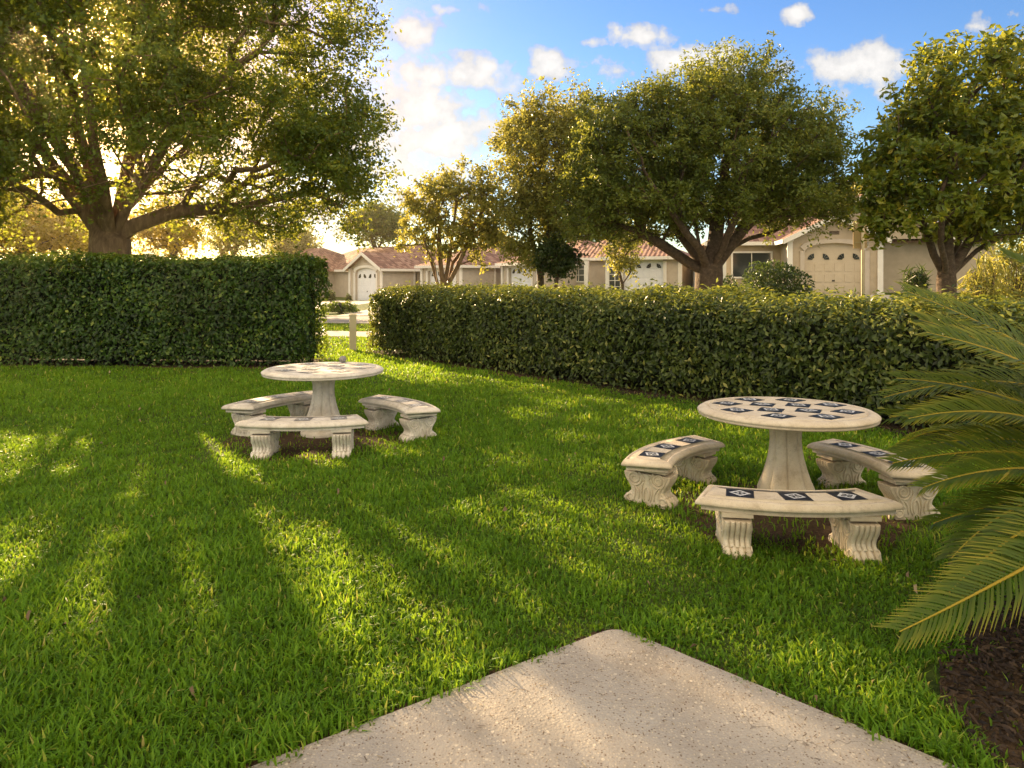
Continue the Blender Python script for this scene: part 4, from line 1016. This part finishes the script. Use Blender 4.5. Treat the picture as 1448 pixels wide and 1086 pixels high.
# ------------------------------------------------------------------ houses
def uv_roof(o):
    me = o.data; uvl = me.uv_layers.new(name='UVMap')
    for p in me.polygons:
        n = p.normal; h = Vector((n.x, n.y, 0))
        if h.length < 1e-3: ux, vy = Vector((1, 0, 0)), Vector((0, 1, 0))
        else:
            ux = Vector((-n.y, n.x, 0)).normalized(); vy = n.cross(ux)
        for li in p.loop_indices:
            c = me.vertices[me.loops[li].vertex_index].co; uvl.data[li].uv = (c.dot(ux), c.dot(vy))
def slab_poly(mb, pts, th, mi=0):
    """a sloping roof panel with thickness"""
    P = [Vector(p) for p in pts]; n = (P[1]-P[0]).cross(P[2]-P[0]).normalized()
    if n.z < 0: P = P[::-1]; n = -n
    D = [p - Vector((0, 0, th)) for p in P]; k = len(P)
    mb.add(P + D, [tuple(range(k)), tuple(range(2*k-1, k-1, -1))] + [(i, k+i, k+(i+1) % k, (i+1) % k) for i in range(k)])
def villa(label, rc, nrm, elev, w, wl, eave, pitch, doorw, doorh, arch, door_mat, wall='stucco', rec=3.0, ml=8.0, md=8.5, hip=False, windows=(), big_gable=0.0, mx=None, colx=-1.7):
    nx, ny = Vector(nrm).normalized(); lx = Vector((-ny, nx)); O = Vector(rc) - lx*w
    root = thing('villa', (O.x, O.y, elev), label, 'house', 'tile roofed villas across the street', math.atan2(lx.y, lx.x))
    wm = M[wall]; cxw = w/2; rise = (w/2)*pitch; dx0, dx1 = cxw - doorw/2, cxw + doorw/2; ah = .38 if arch else 0.0
    top = (lambda x: eave + rise*(1 - abs(x - cxw)/(w/2))) if not hip else (lambda x: eave)
    mb = MB(); zb = -.5
    # wing front with its door opening
    mb.quad((0,0,zb),(dx0,0,zb),(dx0,0,top(dx0)),(0,0,top(0))); mb.quad((dx1,0,zb),(w,0,zb),(w,0,top(w)),(dx1,0,top(dx1)))
    N = 20; hd = []
    for i in range(N+1):
        x = dx0 + doorw*i/N; hd.append((x, doorh + ah*math.sqrt(max(0, 1 - ((x-cxw)/(doorw/2))**2))))
    for (x0, z0), (x1, z1) in zip(hd[:-1], hd[1:]):
        mb.quad((x0,0,z0),(x1,0,z1),(x1,0,top(x1)),(x0,0,top(x0))); mb.quad((x0,0,z0),(x0,.22,z0),(x1,.22,z1),(x1,0,z1))
    mb.quad((dx0,0,zb),(dx0,.22,zb),(dx0,.22,doorh),(dx0,0,doorh)); mb.quad((dx1,0,zb),(dx1,0,doorh),(dx1,.22,doorh),(dx1,.22,zb))
    mb.quad((w,0,zb),(w,wl,zb),(w,wl,eave),(w,0,eave)); mb.quad((0,0,zb),(0,0,eave),(0,rec,eave),(0,rec,zb)); mb.quad((w,wl,zb),(0,wl,zb),(0,wl,eave),(w,wl,eave))
    mb.quad((0,0,eave+.0),(w,0,eave),(w,wl,eave),(0,wl,eave))
    # main body
    m1 = mx if mx is not None else w - .3
    mb.box(-ml, m1, rec, rec+md, zb, eave)
    mb.build('wall', wm, root)
    # roofs
    ov = .38; th = .13; mb = MB()
    rz = eave + rise + ov*0; run = wl + md*.4
    def gable(mb, x0, x1, y0, y1, ez, pit):
        c = (x0+x1)/2; hh = (x1-x0)/2
        slab_poly(mb, [(x0-ov, y0-ov, ez-ov*pit+th), (c, y0-ov, ez+hh*pit+th), (c, y1, ez+hh*pit+th), (x0-ov, y1, ez-ov*pit+th)], th)
        slab_poly(mb, [(x1+ov, y0-ov, ez-ov*pit+th), (x1+ov, y1, ez-ov*pit+th), (c, y1, ez+hh*pit+th), (c, y0-ov, ez+hh*pit+th)], th)
    def hiproof(mb, x0, x1, y0, y1, ez, pit):
        x0 -= ov; x1 += ov; y0 -= ov; y1 += ov; ez = ez - ov*pit + th; hd_ = min(x1-x0, y1-y0)/2; zt = ez + hd_*pit
        if (x1-x0) >= (y1-y0): a, b = (x0+hd_, (y0+y1)/2, zt), (x1-hd_, (y0+y1)/2, zt); fs = [[(x0,y0,ez),(x1,y0,ez),b,a],[(x1,y1,ez),(x0,y1,ez),a,b],[(x0,y1,ez),(x0,y0,ez),a],[(x1,y0,ez),(x1,y1,ez),b]]
        else: a, b = ((x0+x1)/2, y0+hd_, zt), ((x0+x1)/2, y1-hd_, zt); fs = [[(x0,y0,ez),(x1,y0,ez),a],[(x1,y1,ez),(x0,y1,ez),b],[(x0,y1,ez),(x0,y0,ez),a,b],[(x1,y0,ez),(x1,y1,ez),b,a]]
        for f in fs: slab_poly(mb, f, th)
    if hip: hiproof(mb, 0, w, 0, run, eave, pitch)
    else: gable(mb, 0, w, 0, run, eave, pitch)
    hiproof(mb, -ml, m1, rec, rec+md, eave + .02, pitch*.95)
    if big_gable: gable(mb, w*.1, w*1.9, rec*.6, rec+md*.8, eave+.05, big_gable)
    uv_roof(mb.build('roof', M['roof_tile'], root))
    if big_gable:
        mb = MB(); c = w; hh = w*.9
        mb.add([(c-hh, rec*.6+.05, eave), (c+hh, rec*.6+.05, eave), (c, rec*.6+.05, eave+.05+hh*big_gable-.02)], [(0, 1, 2)]); mb.build('gable_wall', wm, root)
    # fascia boards and verge trim
    mb = MB()
    if not hip:
        for s in (-1, 1):
            xe = cxw + s*(w/2+ov); a = Vector((xe, -ov-.045, eave-ov*pitch)); b = Vector((cxw, -ov-.045, eave+rise))
            mb.add([a+Vector((0,0,-.10)), b+Vector((0,0,-.10)), b+Vector((0,0,th+.02)), a+Vector((0,0,th+.02)), a+Vector((0,.04,-.10)), b+Vector((0,.04,-.10)), b+Vector((0,.04,th+.02)), a+Vector((0,.04,th+.02))], [(0,1,2,3),(4,7,6,5),(0,4,5,1),(3,2,6,7)])
        mb.box(w+ov+.002, w+ov+.045, -ov, wl+.5, eave-ov*pitch-.06, eave-ov*pitch+th)
        mb.box(-ov-.045, -ov-.002, -ov, rec-ov-.1, eave-ov*pitch-.06, eave-ov*pitch+th)
    else:
        mb.box(-ov-.04, w+ov+.04, -ov-.045, -ov-.002, eave-ov*pitch-.06, eave-ov*pitch+th)
        mb.box(w+ov+.002, w+ov+.045, -ov, wl, eave-ov*pitch-.06, eave-ov*pitch+th)
    mb.build('fascia', M['trim'], root); mb = MB()
    mb.box(-ml-ov, -ov-.1, rec-ov-.045, rec-ov-.002, eave-ov*pitch-.04, eave-ov*pitch+th+.02)
    mb.build('fascia', M['trim'], root); mb = MB()
    if big_gable:
        c = w; hh = w*.9
        for s in (-1, 1):
            a = Vector((c + s*(hh+ov), rec*.6-ov-.045, eave+.05-ov*big_gable)); b = Vector((c, rec*.6-ov-.045, eave+.05+hh*big_gable))
            mb.add([a+Vector((0,0,-.10)), b+Vector((0,0,-.10)), b+Vector((0,0,th+.02)), a+Vector((0,0,th+.02)), a+Vector((0,.04,-.10)), b+Vector((0,.04,-.10)), b+Vector((0,.04,th+.02)), a+Vector((0,.04,th+.02))], [(0,1,2,3),(4,7,6,5),(0,4,5,1),(3,2,6,7)])
    if big_gable: mb.build('fascia', M['trim'], root)
    # door surround
    mb = MB(); tw = .20
    for x0, x1 in ((dx0-tw, dx0-.002), (dx1+.002, dx1+tw)): mb.box(x0, x1, -.06, -.002, zb, doorh)
    for (x0, z0), (x1, z1) in zip(hd[:-1], hd[1:]):
        def o_(x, z): 
            return (cxw + (x-cxw)*(1 + 2*tw/doorw), z + tw)
        p, q = o_(x0, z0), o_(x1, z1)
        if not arch: p, q = (x0, z0+tw), (x1, z1+tw)
        mb.add([(x0,-.06,z0),(x1,-.06,z1),(q[0],-.06,q[1]),(p[0],-.06,p[1]),(x0,-.002,z0),(x1,-.002,z1),(q[0],-.002,q[1]),(p[0],-.002,p[1])], [(0,1,2,3),(3,2,6,7),(0,4,5,1)])
    mb.build('door_surround', M['trim'] if wall == 'stucco' else M['stucco'], root)
    # garage door with raised panels and fan lights
    mb = MB(); 
    for (x0, z0), (x1, z1) in zip(hd[:-1], hd[1:]): mb.quad((x0,.18,zb),(x1,.18,zb),(x1,.18,z1),(x0,.18,z0))
    rows, cols = 4, 6
    for r_ in range(rows-1 if True else rows):
        for c_ in range(cols):
            x0 = dx0 + doorw*(c_+.12)/cols; x1 = dx0 + doorw*(c_+.88)/cols; z0 = doorh*(r_+.14)/rows; z1 = doorh*(r_+.86)/rows
            mb.box(x0, x1, .160, .179, z0, z1)
    door = mb.build('garage_door', M[door_mat], root)
    for k in range(4):
        mb = MB(); c_ = dx0 + doorw*(k+.5)/4; z0 = doorh*.80; rr = doorw/4*.36
        lean = 1 if k in (0, 2) else -1
        for q in range(3):
            a0 = (PI/2)*(q+.08)/3; a1 = (PI/2)*(q+.92)/3; P = []
            ox = c_ + lean*rr*.6
            for a, r_ in ((a0, .35*rr), (a0, 1.25*rr), (a1, 1.25*rr), (a1, .35*rr)): P.append((ox - lean*math.cos(a)*r_, .150, z0 + math.sin(a)*r_))
            mb.add(P + [(p[0], .1795, p[2]) for p in P], [(0,1,2,3),(3,2,1,0),(0,1,5,4),(1,2,6,5),(2,3,7,6),(3,0,4,7)])
        mb.build('fan_light', M['glass'], door)
    mb = MB(); mb.box(cxw-.06, cxw+.06, .14, .159, doorh*.30, doorh*.33); mb.build('handle', M['black_metal'], door)
    # pilasters, downpipe
    for x in (-.02, w+.02):
        mb = MB(); mb.box(x-.12, x+.12, -.10, -.004, zb, eave-.03); mb.box(x-.16, x+.16, -.14, -.004, eave-.14, eave-.04); mb.box(x-.16, x+.16, -.14, -.004, -.3, .12); mb.build('pilaster', M['trim'], root)
    for x in (colx,):
        mb = MB(); mb.box(x-.13, x+.13, rec-1.3, rec-1.04, zb, eave-.05); mb.box(x-.17, x+.17, rec-1.34, rec-1.0, eave-.2, eave-.05); mb.build('column', M['trim'], root)
    mb = MB(); mb.box(w+.005, w+.085, wl-.25, wl-.15, zb, eave-.1); mb.build('downpipe', M['trim'], root)
    # lamps either side of the door are left to the walls; windows (x, z0, width, height, face)
    for (x, z0, ww, hh, face) in windows:
        mb = MB(); y = rec if face == 'main' else 0.0
        for a0, a1, b0, b1 in ((x-ww/2-.09, x-ww/2, z0-.09, z0+hh+.09), (x+ww/2, x+ww/2+.09, z0-.09, z0+hh+.09), (x-ww/2, x+ww/2, z0+hh, z0+hh+.09), (x-ww/2, x+ww/2, z0-.09, z0)): mb.box(a0, a1, y-.07, y-.003, b0, b1)
        nv, nh = max(1, round(ww/.45)), max(2, round(hh/.4))
        if wall == 'stucco_warm': nv, nh = 2, 1
        for k in range(1, nv): mb.box(x-ww/2+ww*k/nv-.018, x-ww/2+ww*k/nv+.018, y-.045, y-.016, z0, z0+hh)
        for k in range(1, nh): mb.box(x-ww/2, x+ww/2, y-.040, y-.016, z0+hh*k/nh-.018, z0+hh*k/nh+.018)
        f = mb.build('window', M['trim'], root); mb = MB(); mb.box(x-ww/2, x+ww/2, y-.015, y-.004, z0, z0+hh); mb.build('pane', M['glass'], f)
    # attic vent over the door
    if not hip:
        mb = MB(); zc = doorh + ah + .42
        for k in range(3): mb.box(cxw-.22, cxw+.22, -.03, -.004, zc + k*.06, zc + k*.06 + .035)
        mb.build('vent', M['dark_bark'] if wall != 'stucco' else M['stucco_warm'], root)
    return root
villa('far left villa with pointed gable over an arched white garage door, seen through the gap', (-9.88, 51), (-.7, -.71), -.2, 4.4, 3.2, 2.5, .50, 2.9, 2.15, True, 'white_door', ml=15, rec=3.5, windows=((-3.2, .9, .9, 1.3, 'main'),), mx=4.2)
villa('villa with white garage partly hidden behind the small vase shaped tree', (-3.55, 47), (-.7, -.71), -.02, 4.4, 3.4, 2.5, .42, 3.0, 2.1, False, 'white_door', ml=6, hip=True, windows=((-3.0, .9, .9, 1.3, 'main'),))
villa('villa with narrow window and white garage behind the pale olive tree', (1.7, 43.2), (-.85, -.53), .25, 4.4, 4.8, 2.35, .42, 2.8, 2.0, False, 'white_door', ml=5, hip=True, windows=((-1.2, .55, .8, 1.35, 'main'),))
villa('villa with white fan light garage door just left of the oak trunk', (10.0, 40), (-.4, -.92), .45, 4.4, 5.0, 2.45, .42, 2.45, 2.15, False, 'white_door', ml=4.5, md=8, hip=True, rec=2.2, windows=((.45, .2, .75, 1.9, 'wing'), (-2.6, .9, 1.0, 1.2, 'main')))
villa('cream villa on the right with gable over a wide arched cream garage door', (17.5, 32), (-.2, -.98), .80, 4.0, 5.0, 2.72, .50, 2.7, 2.1, True, 'cream_door', 'stucco_warm', ml=3.5, md=9, rec=2.4, windows=((-1.45, .85, 1.9, 1.25, 'main'),), big_gable=.62, mx=10.0, colx=-3.0)
villa('farthest villa whose roof shows just above the end of the tall left hedge', (-20.5, 58), (-.7, -.71), -.2, 4.4, 3.2, 2.5, .5, 2.9, 2.15, True, 'white_door', ml=8, windows=())

# ------------------------------------------------------------------ post, street sign
def make_post():
    X, Y = (499-724)/F0*15.1, 15.1; t = thing('square_post', (X, Y, 0), 'short square cream post standing in the gap between the two hedges', 'post', rz=R(12))
    mb = MB(); mb.box(-.075, .075, -.075, .075, -.1, .80); mb.build('shaft', M['cream_post'], t)
    mb = MB(); mb.add([(-.082,-.082,.80),(.082,-.082,.80),(.082,.082,.80),(-.082,.082,.80),(-.082,-.082,.835),(.082,-.082,.835),(.082,.082,.835),(-.082,.082,.835),(0,0,.855)], [(3,2,1,0),(0,1,5,4),(1,2,6,5),(2,3,7,6),(3,0,4,7),(4,5,8),(5,6,8),(6,7,8),(7,4,8)]); mb.build('cap', M['cream_post'], t)
make_post()
def make_sign():
    Y = 20.0; X = (1220-724)/F0*Y; t = thing('street_sign', (X, Y, 0), 'plain back of a tan street sign on a slim pole before the cream garage', 'sign', rz=R(-20))
    mb = MB(); mb.tube([(0,0,-.1),(0,0,3.38)], .045, 10); mb.build('pole', M['pole_paint'], t)
    mb = MB(); mb.box(-.25, .12, .05, .075, 2.52, 3.34); mb.build('panel', M['sign_panel'], t)
    mb = MB(); mb.box(-.20, .08, .036, .049, 2.68, 2.72); mb.box(-.20, .08, .036, .049, 3.12, 3.16); mb.build('bracket', M['pole_paint'], t)
make_sign()
def make_spike():
    X, Y, Z = PX(484, 436, 31.5); z = gzf(X, Y); t = thing('garden_light', (X, Y, z), 'small dark leaning garden light beside the low hedge plant by the driveway', 'garden light')
    mb = MB(); mb.tube([(0,0,-.05),(-.06,0,.25),(-.10,0,.42)], .018, 6); mb.build('stake', M['black_metal'], t)
    mb = MB(); mb.tube([(-.09,0,.38),(-.14,0,.56)], [.05,.075], 8); mb.build('lamp_head', M['black_metal'], t)
make_spike()

# ------------------------------------------------------------------ warm air in the low sun
def make_haze():
    mb = MB(); mb.box(-60, 60, -12, 110, -2.2, 16)
    m, T = new_mat('haze'); v = T.new('ShaderNodeVolumePrincipled', inp={'Color': (1.0, .86, .62, 1), 'Density': .0008, 'Anisotropy': .935})
    T.new('ShaderNodeOutputMaterial', inp={'Volume': v.outputs[0]})
    tag(mb.build('haze', m), 'thin warm evening haze hanging over the garden', 'haze', kind='stuff')
make_haze()
